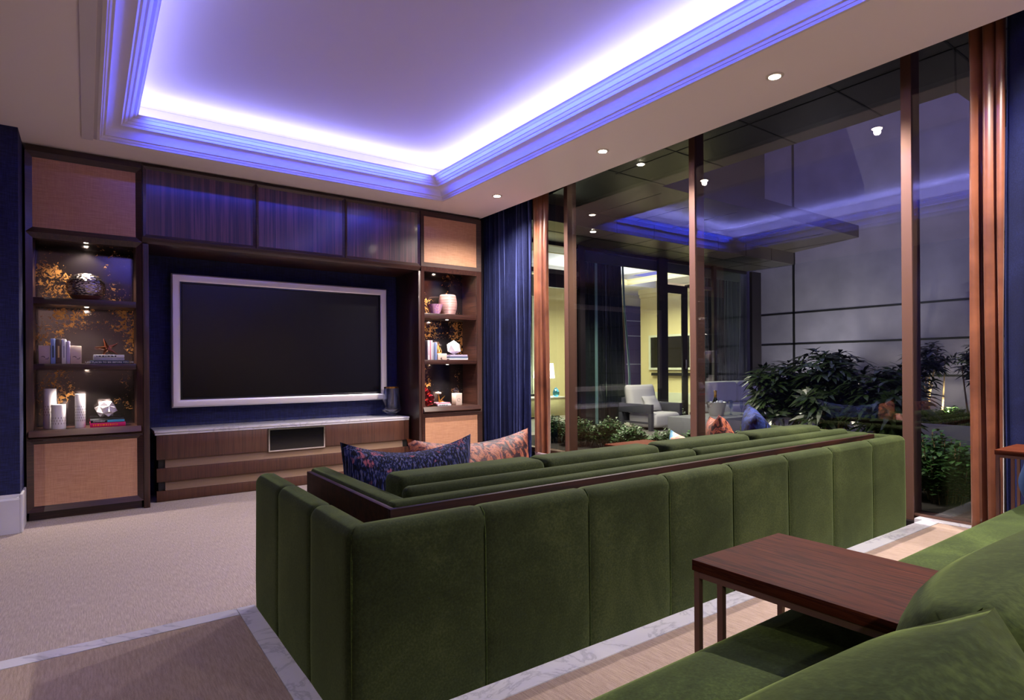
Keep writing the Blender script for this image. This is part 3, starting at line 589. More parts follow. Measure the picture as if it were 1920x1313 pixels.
curtain('velvet_curtain', 'navy blue velvet curtain behind the small wooden table', 'navy_velvet', .995, .15, 3.84, PZ+.015, 3.11, 8, .05, seed=9)

# ================================================================ the green sofa facing the television
sf = thing('sofa', 'long dark green velvet sofa with walnut ledge facing the television', 'sofa', (2.12, 1.9, 0))
SX0, SX1, SY0, SY1, ST = .521, 3.730, 1.412, 2.41, .748
seams = [SX0, .917, 1.318, 1.713, 2.102, 2.512, 2.906, 3.322, SX1]
def shell_pos(side, s_, ins, cr=.024):
    """side 0 left arm (s = y), 1 back (s = x), 2 right arm (s = y); ins = distance in from the outer face"""
    if side == 1:
        if s_ < SX0+cr or s_ > SX1-cr:
            L0 = s_ < SX0+cr; c = (SX0+cr if L0 else SX1-cr, SY0+cr); f = ((SX0+cr-s_) if L0 else (s_-SX1+cr))/cr; an = min(1, f)*PI/4
            if ins >= cr: return ((SX0+ins) if L0 else (SX1-ins), SY0+ins) if f > .5 else ((max(s_, SX0+ins)) if L0 else min(s_, SX1-ins), SY0+ins)
            return (c[0] + (-1 if L0 else 1)*(cr-ins)*math.sin(an), c[1]-(cr-ins)*math.cos(an))
        x = min(max(s_, SX0+ins), SX1-ins) if ins > cr else s_
        return (x, SY0+ins)
    X = SX0 if side == 0 else SX1; g_ = 1 if side == 0 else -1
    if s_ < SY0+cr:
        f = (SY0+cr-s_)/cr; an = min(1, f)*PI/4
        if ins >= cr: return (X+g_*ins, SY0+ins)
        return (X+g_*cr - g_*(cr-ins)*math.cos(an), SY0+cr-(cr-ins)*math.sin(an))
    return (X+g_*ins, max(s_, SY0+ins) if ins > cr else s_)
def shell_panel(side, a, b, name, end_drop=False, gap=.0006):
    pr = [(.004, .02), (0, .06), (-.003, .35), (0, .66)]
    for i in range(8):
        an = i/7*PI/2; pr.append((.034-.034*math.cos(an), ST-.034+.034*math.sin(an)))
    pr += [(.060, ST-.003), (.066, ST-.014), (.066, .02)]
    mb = MB(); n = 16; rows = []
    for i in range(n+1):
        s_ = i/n; s2_ = .5-.5*math.cos(PI*s_); e = abs(2*s2_-1); q = a+gap+(b-a-2*gap)*s2_
        dip = .0035*max(0, (e-.9)/.1)**1.5 if .3 < q-SX0 or side != 1 else 0
        row = []
        for ins, z in pr:
            out = ins < .03
            u, v = shell_pos(side, q, ins + ((dip - .003*(1-e**6)) if out else 0))
            row.append(mb.bm.verts.new((u, v, z - (dip if z > ST-.03 else 0) - (.012*max(0, (s2_-.9)/.1)**2 if end_drop and z > .5 else 0))))
        rows.append(row)
    for A, B in zip(rows, rows[1:]):
        for i in range(len(pr)): mb.bm.faces.new([A[i], A[(i+1) % len(pr)], B[(i+1) % len(pr)], B[i]])
    mb.bm.faces.new(rows[0]); mb.bm.faces.new(rows[-1][::-1]); return mb.build(name, 'green_velvet', sf, 60)
for k in range(8):
    shell_panel(1, seams[k], seams[k+1], 'back_panel', gap=.0025 if k in (3, 4) else .0006)
    if 0 < k: b = seams[k]; MB().tube([(b, SY0+.001, .03), (b, SY0-.001, .4), (b, SY0+.001, .68), (b, SY0+.008, ST-.016), (b, SY0+.024, ST-.002)], .0022, 6).build('welt', 'green_velvet_light', sf, 60)
asm = [SY0, 1.735, 2.088, SY1]
for side in (0, 2):
    for k in range(3): shell_panel(side, asm[k], asm[k+1], 'arm_panel', k == 2)
    X = SX0+.0075 if side == 0 else SX1-.0075
    MB().tube([(X, SY0+.0075, .03), (X, SY0+.0075, .66), (X+(.004 if side == 0 else -.004), SY0+.012, ST-.02), (X+(.02 if side == 0 else -.02), SY0+.028, ST-.003)], .003, 6).build('welt', 'green_velvet_light', sf, 60)
# ledge channel and walnut boards
ix0, ix1, iy = SX0+.067, SX1-.067, SY0+.067
MB().box(ix0, ix1, iy, 1.512, .64, .655).box(ix0, .672, 1.5125, 2.38, .64, .655).box(3.579, ix1, 1.5125, 2.38, .64, .655).build('ledge_shelf', 'walnut_ledge', sf)
MB().box(.673, 3.577, 1.513, 1.530, .42, .757, .001).build('ledge_board', 'walnut_ledge', sf)
MB().box(.673, .690, 1.531, 2.27, .42, .757, .001).build('ledge_board', 'walnut_ledge', sf)
MB().box(3.560, 3.577, 1.531, 2.27, .42, .757, .001).build('ledge_board', 'walnut_ledge', sf)
# padded inner frame
MB().box(.692, 3.558, 1.532, 1.592, .40, .768, .016, 4).build('inner_back', 'green_velvet', sf, 60)
MB().box(.692, .760, 1.560, 2.30, .40, .766, .018, 4).build('inner_arm', 'green_velvet', sf, 60)
MB().box(3.490, 3.558, 1.560, 2.30, .40, .766, .018, 4).build('inner_arm', 'green_velvet', sf, 60)
MB().box(.765, 2.12, 1.594, 1.655, .40, .790, .024, 4).build('bolster', 'green_velvet', sf, 60)
MB().box(2.125, 3.46, 1.594, 1.655, .40, .790, .024, 4).build('bolster', 'green_velvet', sf, 60)
MB().box(.60, 3.65, 1.50, 2.36, .06, .26, .01).build('base', 'green_velvet', sf)
for k in range(4):
    a = .765 + k*.681; MB().box(a, a+.679, 1.66, 2.39, .262, .425, .035, 4).build('seat_cushion', 'green_velvet', sf, 60)
for a, b in ((.775, 1.345), (1.352, 1.965), (2.015, 2.62), (2.675, 3.30)):
    MB().box(a, b, 1.66, 1.80, .43, .812, .028, 5).build('back_cushion', 'green_velvet', sf, 60)

# scatter cushions on it
pillow('lumbar_pillow', 'navy and rose patterned lumbar pillow at the end of the green sofa', .52, .45, .17, 'blue_pattern', (1.00, 2.03, .43), (math.radians(-8), 0, math.radians(-8)), 'scatter cushions on the green sofa', pinch=.09, seed=1, sag=.035)
pillow('velvet_pillow', 'long crushed copper velvet pillow behind the navy patterned pillow', .68, .42, .17, 'copper_velvet', (1.47, 2.30, .425), (math.radians(-10), 0, math.radians(2)), 'scatter cushions on the green sofa', pinch=.09, seed=2, sag=.03)
pillow('small_pillow', 'small plum pillow peeping over the sofa back beside the copper curtain', .34, .30, .13, 'plum_fabric', (1.95, 2.22, .43), (math.radians(-20), math.radians(4), math.radians(-10)), 'scatter cushions on the green sofa', seed=3)
pillow('printed_pillow', 'turquoise and orange printed pillow standing on its corner on the green sofa', .36, .36, .13, 'pastel_print', (2.72, 2.06, .425), (math.radians(-12), 0, math.radians(60)), 'scatter cushions on the green sofa', pinch=.16, seed=4)
pillow('copper_pillow', 'crushed copper velvet pillow leaning beside the blue pillow', .48, .44, .17, 'copper_velvet', (3.10, 2.08, .425), (math.radians(-14), math.radians(6), math.radians(42)), 'scatter cushions on the green sofa', pinch=.16, seed=5)
pillow('blue_pillow', 'blue velvet pillow beside the copper pillow at the window end of the sofa', .46, .46, .18, 'blue_back_pillow', (3.46, 2.10, .425), (math.radians(-10), math.radians(-4), math.radians(38)), 'scatter cushions on the green sofa', pinch=.15, seed=6)

# ================================================================ second sofa on the raised level
s2 = thing('rear_sofa', 'dark green velvet sofa in the near foreground behind the small wooden table', 'sofa', (1.9, .3, PZ))
pr = [(.02, PZ+.03), (.66, PZ+.03), (.675, PZ+.05), (.69, PZ+.18), (.695, PZ+.33)]
for i in range(6):
    a = i/5*PI/2; pr.append((.695-.055*(1-math.cos(a)), PZ+.345+.055*math.sin(a)))
pr += [(.45, PZ+.412), (.25, PZ+.405), (.02, PZ+.39)]
MB().prism(pr, 'x', -.05, 3.28).build('seat', 'green_velvet_light', s2, 50)
MB().box(-.05, 3.28, -.16, .018, PZ+.03, PZ+.60, .04, 4).build('back', 'green_velvet_light', s2, 50)
def back_cush(cx, cy, w, h, t, rz, rx, seed, z=PZ+.41, pin=.1):
    o = cushion_bm(w, h, t, pinch=pin, puff=.42, n=22, seed=seed, lump=.008).build('back_cushion', 'green_velvet_light', s2, 60)
    o.location = (cx-s2.location.x, cy-s2.location.y, z-s2.location.z)
    for v in o.data.vertices: v.co += s2.location
    o.rotation_euler = (rx, 0, rz); return o
for k, (cx, wd) in enumerate(((.215, .50), (.755, .55), (1.33, .57), (1.91, .57), (2.49, .57))):
    back_cush(cx, .165 + .012*(k % 2), wd, .34 if k == 0 else .325, .20, math.radians(-2+3*(k % 2)), math.radians(5), k+1, pin=.10 if k == 0 else .03)
pillow('blue_pillow', 'bright blue pillow on the near sofa at the edge beside the small side table', .38, .23, .15, 'teal_blue_fabric', (2.74, .600, PZ+.414), (math.radians(8), 0, math.radians(4)), pinch=.03, seed=9)

# ================================================================ small wooden tables over the seats
def ctable(label, x0, x1, y0, y1, zt, zf, group='matching wood topped side tables'):
    t = thing('side_table', label, 'table', ((x0+x1)/2, (y0+y1)/2, zf), group)
    MB().box(x0, x1, y0, y1, zt-.022, zt, .0015).build('table_top', 'table_wood', t)
    s_ = .012; zb = zt-.0225
    MB().box(x0+.002, x1-.002, y1-.004-s_, y1-.004, zb-s_, zb).box(x0+.002, x1-.002, y0+.004, y0+.004+s_, zb-s_, zb).box(x0+.002, x0+.002+s_, y0+.016, y1-.0165, zb-s_, zb).box(x1-.002-s_, x1-.002, y0+.016, y1-.0165, zb-s_, zb).build('top_rail', 'bronze', t)
    for x in (x0+.002, x1-.002-s_):
        for y in (y1-.004-s_, y1-.07):
            MB().box(x, x+s_, y, y+s_, zf+.0125, zb-s_-.0002).build('leg', 'bronze', t)
    MB().box(x0+.002, x1-.002, y1-.004-s_, y1-.004, zf+.0005, zf+.012).box(x0+.002, x0+.002+s_, y1-.07, y1-.0165, zf+.0005, zf+.012).box(x1-.002-s_, x1-.002, y1-.07, y1-.0165, zf+.0005, zf+.012).build('base_rail', 'bronze', t)
    return t
ctable('rectangular walnut topped side table with slim metal legs over the near sofa seat', 1.003, 1.325, .345, .772, .75, PZ+.002)
ctable('walnut topped side table against the navy velvet curtain at the picture edge', 3.36, 3.68, .58, .915, .755, PZ+.002)
ctable('low walnut topped table by the windows beyond the green sofa', 3.235, 3.695, 2.97, 3.29, .55, .001)
ot = thing('ottoman', 'brown woven upholstered ottoman beneath the low walnut table by the windows', 'ottoman', (3.35, 3.08, 0))
MB().box(3.06, 3.60, 2.86, 3.215, .06, .42, .035, 4).build('upholstery', 'ottoman_fabric', ot, 60)
for x in (3.12, 3.54):
    for y in (2.92, 3.16): MB().box(x-.02, x+.02, y-.02, y+.02, .001, .06).build('foot', 'dark_wood', ot)

# ================================================================ outside: canopy, wing, garden wall
GZ = .262
struct('patio', MB().box(4.95, 10.3, -6, 6.12, -.1, GZ), 'paving')
struct('planting_bed', MB().box(4.15, 4.948, -6, 6.12, -.1, GZ-.01), 'soil')
cn = tag(MB().prism([(4.16, -6), (11, -6), (11, 1.59), (5.09, 1.59), (5.09, 4.27), (4.16, 4.27)], 'z', 3.10, 3.28).prism([(4.27, 3.10), (5.30, 3.03), (5.30, 2.835), (6.30, 2.835), (6.30, 3.28), (4.27, 3.28)], 'x', 4.16, 9.62).build('canopy', 'soffit_metal', None, 0), kind='structure')
mb = MB(); J = .006
for y in (-1.0, -.1, .65, 1.378, 2.078, 2.773, 3.51, 4.221): mb.box(4.17, 5.085 if y > 1.58 else 10.9, y-J, y+J, 3.097, 3.101)
mb.box(4.37-J, 4.37+J, -6, 4.26, 3.097, 3.101)
for x in (5.1, 5.8, 6.5, 7.2, 7.9, 8.6, 9.3): mb.box(x-J, x+J, 4.3, 5.29, 3.0285, 3.0325).box(x-J+.35, x+J+.35, 5.296, 5.301, 2.84, 3.03).box(x-J+.35, x+J+.35, 5.31, 6.1, 2.832, 2.836)
mb.box(4.2, 9.6, 5.70-J, 5.70+J, 2.832, 2.836)
# diagonal hip joint
mb.prism([(5.09, 1.60), (5.10, 1.59), (4.38, 1.37), (4.37, 1.378)], 'z', 3.097, 3.101)
mb.build('panel_joint', 'black', cn, 0)
for (x, y, z, lab) in ((4.36, 3.92, 3.10, 'canopy spotlight outside the window, close above the middle mullion bay'), (5.15, 5.42, 2.835, 'canopy spotlight above the dark curtains of the opposite suite')):
    cl = thing('canopy_light', lab, 'light', (x, y, z), 'spotlights in the outdoor canopy')
    MB().lathe([(.03, z-.004), (.045, z-.004), (.046, z-.0005)], x, y, 24).build('trim_ring', 'trim_white', cl)
    MB().lathe([(.001, z-.006), (.030, z-.006)], x, y, 24).build('lens', 'lamp_lens', cl)
GX = 10.3
gw = thing('garden_wall', 'tall pale rendered garden wall divided by dark horizontal lines', 'wall', (GX, 2, 0))
MB().box(GX, GX+.3, -8, 6.9, -.1, 7.5).build('render', 'garden_wall_render', gw, 0)
for z in (.98, 1.53, 2.085): MB().box(GX-.006, GX+.001, -8, 6.40, z-.016, z+.016).build('joint_strip', 'black', gw, 0)
MB().box(GX-.006, GX+.001, 5.66, 5.70, .26, 7).build('joint_strip', 'black', gw, 0)

YG = 6.17
wg = thing('building_wing', 'glazed wing of the building across the patio under the dark canopy', 'building', (7.2, YG, GZ))
def bxp(name, mat, *a, sm=0, bev=0): return MB().box(*a, bev).build(name, mat, wg, sm)
for nm, x0, x1 in (('post', 5.565, 5.655), ('post', 7.207, 7.408), ('post', 8.584, 8.66), ('corner_post', 9.70, 9.985)): bxp(nm, 'bronze_dark', x0, x1, YG-.05, YG-.001, GZ, 2.834)
bxp('end_wall', 'garden_wall_render', 9.70, 10.29, YG+.24, YG+.30, GZ, 3.2)
bxp('transom', 'transom_grey', 4.2, 5.564, YG-.03, YG+.06, 2.40, 2.46); bxp('transom', 'transom_grey', 7.96, 8.583, YG-.03, YG+.06, 2.42, 2.47); bxp('head_rail', 'bronze_dark', 4.2, 9.62, YG+.0, YG+.06, 2.79, 2.834)
bxp('door_frame', 'bronze_dark', 4.9, 5.564, YG-.02, YG+.05, 2.22, 2.399)
dr = MB().ring(7.29, 7.958, GZ, 2.44, [(0, YG+.001), (.13, YG+.001), (.13, YG+.03), (0, YG+.03)], 'xz').build('door', 'bronze_dark', wg, 0)
MB().box(7.86, 7.89, YG-.03, YG+.0009, 1.1, 1.25).build('lock', 'chrome', dr)
MB().box(7.421, 7.827, YG+.01, YG+.016, GZ+.131, 2.309).build('pane', 'facade_glass', dr, 0)
for x0, x1 in ((4.2, 5.564), (5.656, 7.206), (8.661, 9.619)): bxp('pane', 'facade_glass', x0, x1, YG, YG+.006, GZ+.03, 2.78)
bxp('pane', 'facade_glass', 7.409, 8.583, YG, YG+.006, 2.475, 2.78); bxp('pane', 'facade_glass', 7.96, 8.583, YG, YG+.006, GZ+.03, 2.41)
# room of the wing
bxp('suite_floor', 'suite_floor', 4.2, 13.0, YG-.05, 11, .1, GZ-.002); bxp('suite_back_wall', 'cream_wall', 4.2, 13.0, 11.0, 11.1, GZ, 3.3); bxp('upper_wall', 'soffit_metal', 4.2, 10.29, YG+.05, YG+.2, 3.285, 7.5); bxp('suite_end_wall', 'cream_wall', 12.9, 13.0, 10.2, 11, GZ, 3.3); bxp('suite_side_wall', 'cream_wall', 11.3, 11.45, 6.3, 10.2, GZ, 3.3)
bxp('suite_partition', 'transom_grey', 4.2, 6.92, 8.62, 8.72, GZ, 2.85)
bxp('outer_wall', 'bronze_dark', 4.2, 4.3, 6.5, 8.6, GZ, 3.2)
MB().ring(4.2, 13.0, 6.3, 11.0, [(0, 3.05), (1.3, 3.05), (1.3, 3.30), (0, 3.30)], 'xy').build('suite_ceiling', 'suite_ceiling', wg, 0)
bxp('suite_tray', 'suite_ceiling', 5.4, 10.4, 7.5, 9.8, 3.28, 3.33)
MB().ring(5.5, 10.3, 7.6, 9.7, [(0, 3.045), (.04, 3.045), (.05, 3.07), (.10, 3.09), (.12, 3.12), (.12, 3.16), (0, 3.16)], 'xy').build('suite_crown', 'cream_wall', wg, 0)
MB().box(11.22, 11.3, 6.3, 10.2, 2.93, 3.05).box(11.26, 11.3, 6.3, 10.2, 2.85, 2.93).build('suite_crown', 'cream_wall', wg)
bxp('pelmet', 'transom_grey', 5.66, 9.6, YG+.12, YG+.16, 2.66, 3.04)
bxp('suite_skirting', 'pale_panel', 11.26, 11.299, 6.3, 10.2, GZ, .52)
sd = bxp('suite_door', 'dark_wood_v', 11.5, 12.3, 10.93, 10.99, GZ, 2.75)
for z in (1.2, 1.95, 2.35): MB().box(11.55, 12.2, 10.925, 10.93, z, z+.012).build('door_line', 'pale_panel', sd)
# the wing's furnishings
curtain('suite_curtain', 'dark curtain hanging behind the glass of the suite left of its door', 'dark_curtain', 5.68, 6.62, YG+.22, GZ+.02, 2.78, 12, .03, 'dark curtains of the opposite suite', 21, mode='x', flare=.10)
curtain('suite_curtain', 'dark curtain at the far corner of the opposite suite', 'dark_curtain', 8.70, 9.72, YG+.22, GZ+.02, 2.78, 10, .03, 'dark curtains of the opposite suite', 22, mode='x')
tag(MB().tube([(6.66, YG+.2, 2.76), (6.70, YG+.2, 2.0), (6.78, YG+.2, 1.3), (6.80, YG+.2, 1.0), (6.80, YG+.2, GZ+.03)], .016, 8).build('curtain_edge', 'sheer_trim'), 'pale teal lining edge of the parted dark curtain', 'curtain lining')
tag(MB().box(6.04, 6.085, YG+.15, YG+.165, GZ+.01, 2.76).build('curtain_lining', 'sheer_trim'), 'pale vertical strip of lining in front of the dark suite curtain', 'curtain lining')
tag(MB().box(6.25, 6.262, YG+.15, YG+.16, GZ+.01, 2.74).build('glazing_bar', 'chrome'), 'thin bright vertical bar in the suite window', 'glazing bar')
wt = thing('suite_television', 'television in a pale frame on the cream wall of the opposite suite', 'television', (11.29, 9.3, 1.07))
MB().ring(8.62, 9.89, 1.06, 1.90, [(0, 11.24), (.05, 11.24), (.05, 11.295), (0, 11.295)], 'yz').build('frame', 'pale_panel', wt, 0)
MB().box(11.26, 11.28, 8.67, 9.84, 1.11, 1.85).build('screen', 'screen', wt, 0)
tag(MB().box(11.20, 11.299, 8.7, 9.78, .92, .99, .005).build('soundbar', 'black'), 'black soundbar on the cream wall below the suite television', 'soundbar')
cr = thing('credenza', 'wall hung cream credenza holding the lamp in the opposite suite', 'credenza', (6.5, 8.3, GZ))
MB().box(6.0, 6.90, 8.0, 8.40, .19+.10, .60, .003).build('body', 'cream_wall', cr); MB().box(5.99, 6.91, 7.99, 8.41, .601, .62).build('top', 'trim_white', cr); MB().box(6.05, 6.85, 8.1, 8.38, GZ, .289).build('plinth', 'transom_grey', cr)
wp = thing('wall_panel', 'pale vertically ribbed wall panel behind the suite lamp', 'panel', (6.6, 8.6, 1))
MB().box(5.9, 6.82, 8.58, 8.61, .65, 2.45).build('board', 'pale_panel', wp)
for x in (6.1, 6.35, 6.6): MB().box(x, x+.012, 8.572, 8.58, .66, 2.44).build('groove', 'bronze_dark', wp)
lp = thing('table_lamp', 'table lamp with a white drum shade and pale glass base on the credenza', 'lamp', (6.60, 8.22, .62))
MB().lathe([(.05, .6215), (.085, .66), (.095, .75), (.05, .86), (.02, .92), (.015, .98)], 6.60, 8.22, 28).build('base', 'sheer_trim', lp, 60)
MB().lathe([(.19, .95), (.165, 1.21), (.16, 1.21), (.185, .95)], 6.60, 8.22, 32, True).build('shade', 'shade', lp, 60)
bv = tag(MB().lathe([(.03, .6205), (.058, .65), (.06, .70), (.035, .76), (.012, .785)], 6.73, 8.05, 28).build('blue_vase', 'blue_glass', None, 60), 'small blue glass teardrop vase beside the lamp in the opposite suite', 'vase')
# patio furniture
ac = thing('patio_armchair', 'grey framed patio armchair with white cushions behind the low hedge', 'armchair', (6.53, 5.76, GZ))
for x in (6.20, 6.80):
    MB().box(x, x+.055, 5.42, 6.02, .50, .625, .004).build('arm', 'outdoor_grey', ac)
    for y in (5.42, 5.965): MB().box(x, x+.055, y, y+.055, GZ+.001, .499, .003).build('leg', 'outdoor_grey', ac)
MB().box(6.256, 6.799, 5.96, 6.02, .35, .70, .004).box(6.256, 6.799, 5.44, 5.96, .35, .375).build('frame', 'outdoor_grey', ac)
MB().box(6.26, 6.795, 5.40, 5.90, .30, .50, .05, 4).build('seat_cushion', 'outdoor_white', ac, 60)
o = cushion_bm(.56, .40, .20, pinch=.03, puff=.3).build('back_cushion', 'outdoor_white', ac, 60); o.location = (-.02, .09, .49-GZ)
for v in o.data.vertices: v.co += ac.location
o.rotation_euler = (math.radians(-10), 0, 0)
pillow('patio_pillow', 'small striped white pillow on the patio armchair', .36, .26, .12, 'outdoor_white', (6.60, 5.68, .50), (math.radians(-30), 0, math.radians(12)), cat='pillow')
os_ = thing('patio_sofa', 'white cushioned patio sofa with grey frame behind the wine bucket', 'sofa', (8.4, 5.6, GZ))
MB().box(7.7, 9.3, 5.25, 5.95, GZ+.001, .42, .004).build('frame', 'outdoor_grey', os_); MB().box(7.72, 9.28, 5.2, 5.8, .421, .56, .04, 4).build('seat_cushion', 'outdoor_white', os_, 60)
MB().box(7.74, 8.50, 5.62, 5.85, .561, .90, .06, 4).build('back_cushion', 'outdoor_white', os_, 60); MB().box(8.52, 9.26, 5.62, 5.85, .561, .90, .06, 4).build('back_cushion', 'outdoor_white', os_, 60)
tb = thing('stone_table', 'low grey stone block table outside carrying an ice bucket', 'table', (6.8, 4.75, GZ)); MB().box(6.15, 7.5, 4.45, 5.1, GZ+.001, .49, .006).build('block', 'concrete', tb)
ib = thing('ice_bucket', 'steel ice bucket with a gold topped bottle on the stone table', 'bucket', (6.70, 4.75, .49))
MB().lathe([(.085, .4915), (.09, .50), (.125, .665), (.13, .67), (.115, .665), (.08, .505)], 6.70, 4.75, 32).build('body', 'chrome', ib)
mb = MB(); rnd = random.Random(4)
for k in range(22): a = rnd.uniform(0, 6.28); q = rnd.uniform(0, .09); mb.sphere((6.70+q*math.cos(a), 4.75+q*math.sin(a), .655+rnd.uniform(0, .025)), .02, 6, 4)
tag(mb.build('ice', 'ice', None, 0), 'ice cubes heaped in the steel bucket', 'ice', kind='stuff')
for sx in (-.14, .14): MB().tube([(6.70+sx*.88, 4.75, .64), (6.70+sx*1.15, 4.75, .64), (6.70+sx*1.15, 4.75, .61), (6.70+sx*.86, 4.75, .61)], .006, 6).build('handle', 'chrome', ib)
cb = thing('champagne_bottle', 'dark bottle with gold foil neck standing in the ice bucket', 'bottle', (6.68, 4.75, .51))
MB().lathe([(.04, .52), (.043, .53), (.043, .66), (.02, .72), (.016, .74)], 6.68, 4.75, 20).build('body', 'bottle_green', cb, 60); MB().lathe([(.0175, .735), (.018, .80), (.021, .803), (.021, .82), (.012, .825)], 6.68, 4.75, 20).build('foil', 'gold', cb, 60)
for k, (x, y) in enumerate(((6.98, 4.72), (7.08, 4.80), (7.06, 4.62))):
    gl = thing('champagne_flute', ['champagne flute closest to the ice bucket', 'champagne flute standing at the back of the three', 'champagne flute standing at the front of the three'][k], 'glass', (x, y, .49), 'flutes on the stone table')
    MB().lathe([(.03, .4915), (.004, .496), (.004, .56), (.022, .60), (.022, .68), (.0205, .68), (.0205, .602), (.002, .565)], x, y, 20).build('bowl', 'water_glass', gl, 60)

# ================================================================ planting
def leaf(mb, p, d, up, L_, W, bend=.25):
    d = d.normalized(); s_ = d.cross(up)
    if s_.length < 1e-3: s_ = d.orthogonal()
    s_.normalize(); n = s_.cross(d)
    pts = [(0, .1), (.3, .9), (.6, 1), (1, 0.05)]
    Lf, Rg = [], []
    for t, wd in pts:
        c = p + d*L_*t - Vector((0, 0, 1))*L_*bend*t*t
        Lf.append(mb.bm.verts.new(c + s_*W*wd/2 + n*W*.12*wd)); Rg.append(mb.bm.verts.new(c - s_*W*wd/2 + n*W*.12*wd))
    for i in range(3): mb.bm.faces.new([Lf[i], Rg[i], Rg[i+1], Lf[i+1]])
def big_shrub(name, label, cat, loc, rx, ry, z0, z1, nros, ll, seed, group=None, mat='leaf_dark', stems=9, nl=9, w_=.24):
    rnd = random.Random(seed); t = thing(name, label, cat, loc, group); x0, y0, g0 = loc; mb = MB(); cz = (z0+z1)/2; rz = (z1-z0)/2; heads = []
    for k in range(nros):
        while True:
            u = Vector((rnd.uniform(-1, 1), rnd.uniform(-1, 1), rnd.uniform(-1, 1)))
            if .25 < u.length < 1: break
        u *= (.75 + .25*math.sin(5*u.x+seed)*math.cos(4*u.y))
        p = Vector((x0+u.x*rx, y0+u.y*ry, cz+u.z*rz)); heads.append(p)
        ax = (u*.8 + Vector((0, 0, .9))).normalized(); a0 = ax.orthogonal().normalized(); b0 = ax.cross(a0); off = rnd.uniform(0, 6.28)
        for i in range(nl):
            an = off + 2.4*i; e = rnd.uniform(.05, .6); d = (a0*math.cos(an)+b0*math.sin(an))*math.cos(e) + ax*math.sin(e)
            leaf(mb, p + ax*rnd.uniform(-.03, .02), d, ax, ll*rnd.uniform(.7, 1.15), ll*w_, rnd.uniform(.1, .45))
    mb.build('foliage', mat, t, 0)
    mb = MB()
    for k in range(stems):
        h = rnd.choice(heads); b_ = Vector((x0+rnd.uniform(-.15, .15), y0+rnd.uniform(-.15, .15), g0)); md = (b_+h)/2 + Vector((0, 0, -.05))
        mb.tube([b_, md, h], .014, 6, .006)
    mb.build('stems', 'bark', t, 60); return t
big_shrub('rhododendron', 'broad leaved evergreen shrub beside the patio sofa, its branches reaching over the cushions', 'shrub', (6.25, 3.58, GZ), 0.52, .40, .36, 1.32, 170, .175, 11, 'big leaved shrubs outside the windows')
big_shrub('rhododendron', 'tallest broad leaved shrub outside, rising behind the blue pillow', 'shrub', (6.15, 3.00, GZ), .46, .38, .36, 1.47, 170, .175, 12, 'big leaved shrubs outside the windows')
big_shrub('rhododendron', 'broad leaved shrub next to the nearest thick window mullion', 'shrub', (6.05, 2.44, GZ), .48, .36, .36, 1.24, 170, .175, 13, 'big leaved shrubs outside the windows')
big_shrub('uplit_tree', 'small tree with glowing branches beside the last window mullion', 'tree', (8.75, 3.06, GZ), .42, .27, .80, 1.55, 90, .12, 14, stems=6)
big_shrub('uplit_tree', 'small uplit tree brushing the edge of the copper silk curtain', 'tree', (8.7, 2.50, GZ), .42, .27, .80, 1.50, 90, .12, 15, stems=6)
big_shrub('bamboo_tree', 'slim tree whose leaf tip shows high beside the copper curtain', 'tree', (8.9, 2.36, GZ), .22, .26, 2.3, 3.0, 34, .14, 16, stems=3, nl=6, w_=.12)
# low clipped plants
def sprig_shrub(name, label, loc, r, h, n, seed, group, mat='leaf_box', ll=.040):
    rnd = random.Random(seed); t = thing(name, label, 'shrub', loc, group); mb = MB(); x0, y0, g0 = loc
    st = MB()
    for k in range(n):
        a = rnd.uniform(0, 6.28); q = r*math.sqrt(rnd.random()); tz = h*(1-.5*(q/r)**2)*rnd.uniform(.55, 1.05); lean = Vector((math.cos(a)*q, math.sin(a)*q, 0))
        b_ = Vector((x0, y0, g0)) + lean*.75; tip = Vector((x0, y0, g0)) + lean + Vector((0, 0, tz)); 
        if k % 5 == 0: st.tube([b_, tip], .0025, 4)
        for i in range(9):
            f = .45+.55*i/8; p = b_.lerp(tip, f); an = 2.4*i + k
            leaf(mb, p, Vector((math.cos(an), math.sin(an), rnd.uniform(.1, .8))), Vector((0, 0, 1)), ll*rnd.uniform(.7, 1.2), ll*.55, .1)
    mb.build('foliage', mat, t, 0); st.build('stems', 'bark', t, 0); return t
hz = [(5.50, 'nearest the silk curtain at the far end of the windows'), (5.05, 'behind the farthest visible mullion'), (4.62, 'to the right of the farthest visible mullion'), (4.22, 'in front of the dark suite curtains'),
      (3.84, 'in front of the patio armchair'), (3.46, 'just left of the second mullion'), (3.08, 'hidden partly by the second mullion'), (2.70, 'behind the printed pillow'), (2.32, 'behind the copper pillow'), (1.94, 'behind the blue pillow')]
hp = sprig_shrub('hedge_plant', 'low green hedge plant ' + hz[0][1], (4.58, hz[0][0], GZ-.01), .21, .30, 420, 31, 'low hedge plants along the window')
for k, (y, lab) in enumerate(hz[1:]): dup(hp, (4.58+.05*math.sin(k*2.1), y, GZ-.01), k*1.3, label='low green hedge plant ' + lab, scale=(1, 1, 1.0+.12*math.sin(k*1.7)))
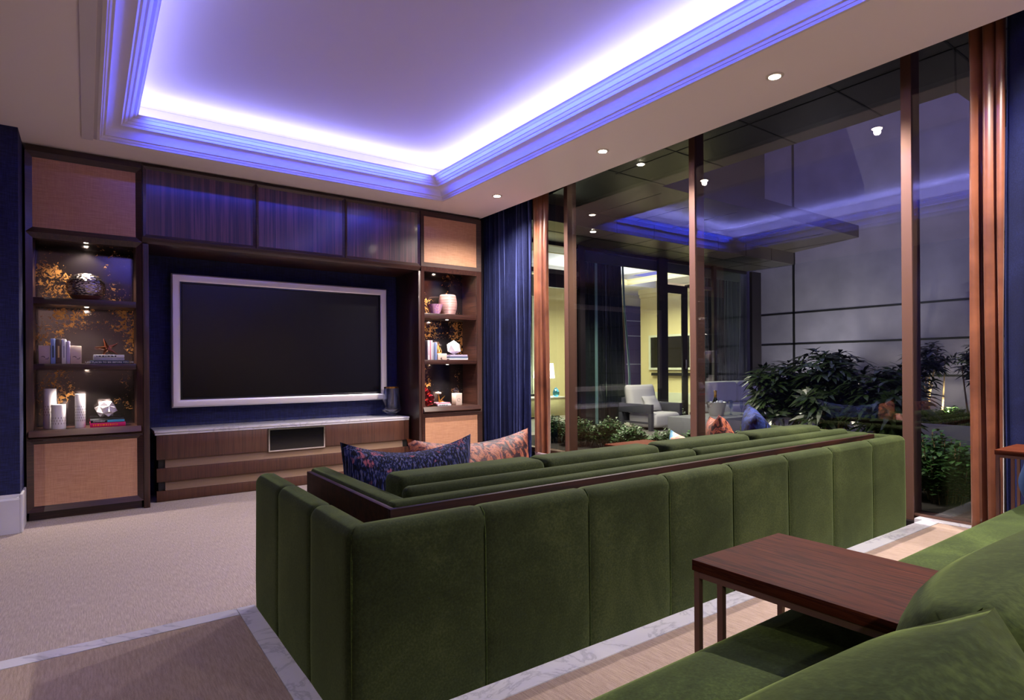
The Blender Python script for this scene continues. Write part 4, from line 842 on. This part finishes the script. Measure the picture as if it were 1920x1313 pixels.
for k, (x, y, s_, lab) in enumerate(((4.60, 1.52, 1.3, 'dark bushy plant nearest the marble sill between the last mullion and the copper curtain'), (4.60, 1.10, 1.2, 'dark bushy plant at the foot of the window by the copper curtain'), (5.06, 1.74, 1.3, 'dark bushy plant behind the last mullion, higher than its neighbours'), (5.10, 1.28, 1.2, 'dark bushy plant farther out beside the copper curtain'))):
    dup(hp, (x, y, GZ-.01), k*1.9, label=lab, group='bushy plants between the last mullion and the copper curtain', scale=(s_, s_, s_))
sprig_shrub('potted_grass', 'tuft of green plant between the armchair and the stone table', (7.15, 5.75, GZ), .14, .28, 70, 41, None, ll=.05)
cb_ = tag(MB().box(8.25, 8.37, -3, 4.3, GZ, GZ+.16).build('planter_curb', 'curb_stone'), 'long pale stone curb edging the raised garden bed', 'curb')
tag(MB().box(8.371, 10.29, -3, 4.3, GZ, GZ+.13).build('garden_bed', 'soil'), 'raised soil bed below the tall garden wall', 'bed', kind='structure')
for k, y in enumerate((1.95, 2.35, 2.75, 3.15, 3.55, 3.95)):
    dup(hp, (8.62, y, GZ+.125), k*.9, label='ground cover clump on the raised bed, ' + ['beyond the copper curtain edge', 'beside the copper curtain', 'below the uplit trees', 'next to the last mullion', 'behind the last mullion', 'behind the shrubs'][k], group='ground cover on the raised bed', scale=(1.15, 1.0, .8))
def garden_spot(label, x, y, z, tx, ty, tz, power, ang=70, col=(1, .9, .62)):
    t = thing('garden_spotlight', label, 'light', (x, y, z), 'garden spotlights')
    MB().lathe([(.02, z+.06), (.03, z+.065), (.03, z+.14), (.024, z+.14), (.022, z+.08)], x, y, 16).tube([(x, y, z), (x, y, z+.062)], .008, 6).build('housing', 'black', t)
    MB().lathe([(.001, z+.13), (.022, z+.13)], x, y, 12).build('lens', 'lamp_lens', t)
    light('garden_beam', 'SPOT', (x, y, z+.17), power, col, (tx, ty, tz), angle=math.radians(ang), blend=.8, radius=.015)
garden_spot('small garden spotlight glowing under the uplit trees', 8.62, 2.80, GZ+.13, 10.3, 2.95, 2.0, 220, 110)
garden_spot('small garden spotlight hidden behind the big shrubs', 7.2, 3.5, GZ, 9.6, 4.3, 2.6, 110, 62, (1, .97, .85))
garden_spot('small garden spotlight at the foot of the shrub beside the sofa corner', 6.6, 3.05, GZ, 6.3, 3.0, 1.6, 8, 60)
garden_spot('small garden spotlight near the end of the building wing', 9.5, 5.0, GZ, 10.3, 5.6, 2.2, 45, 100, (1, .97, .85))
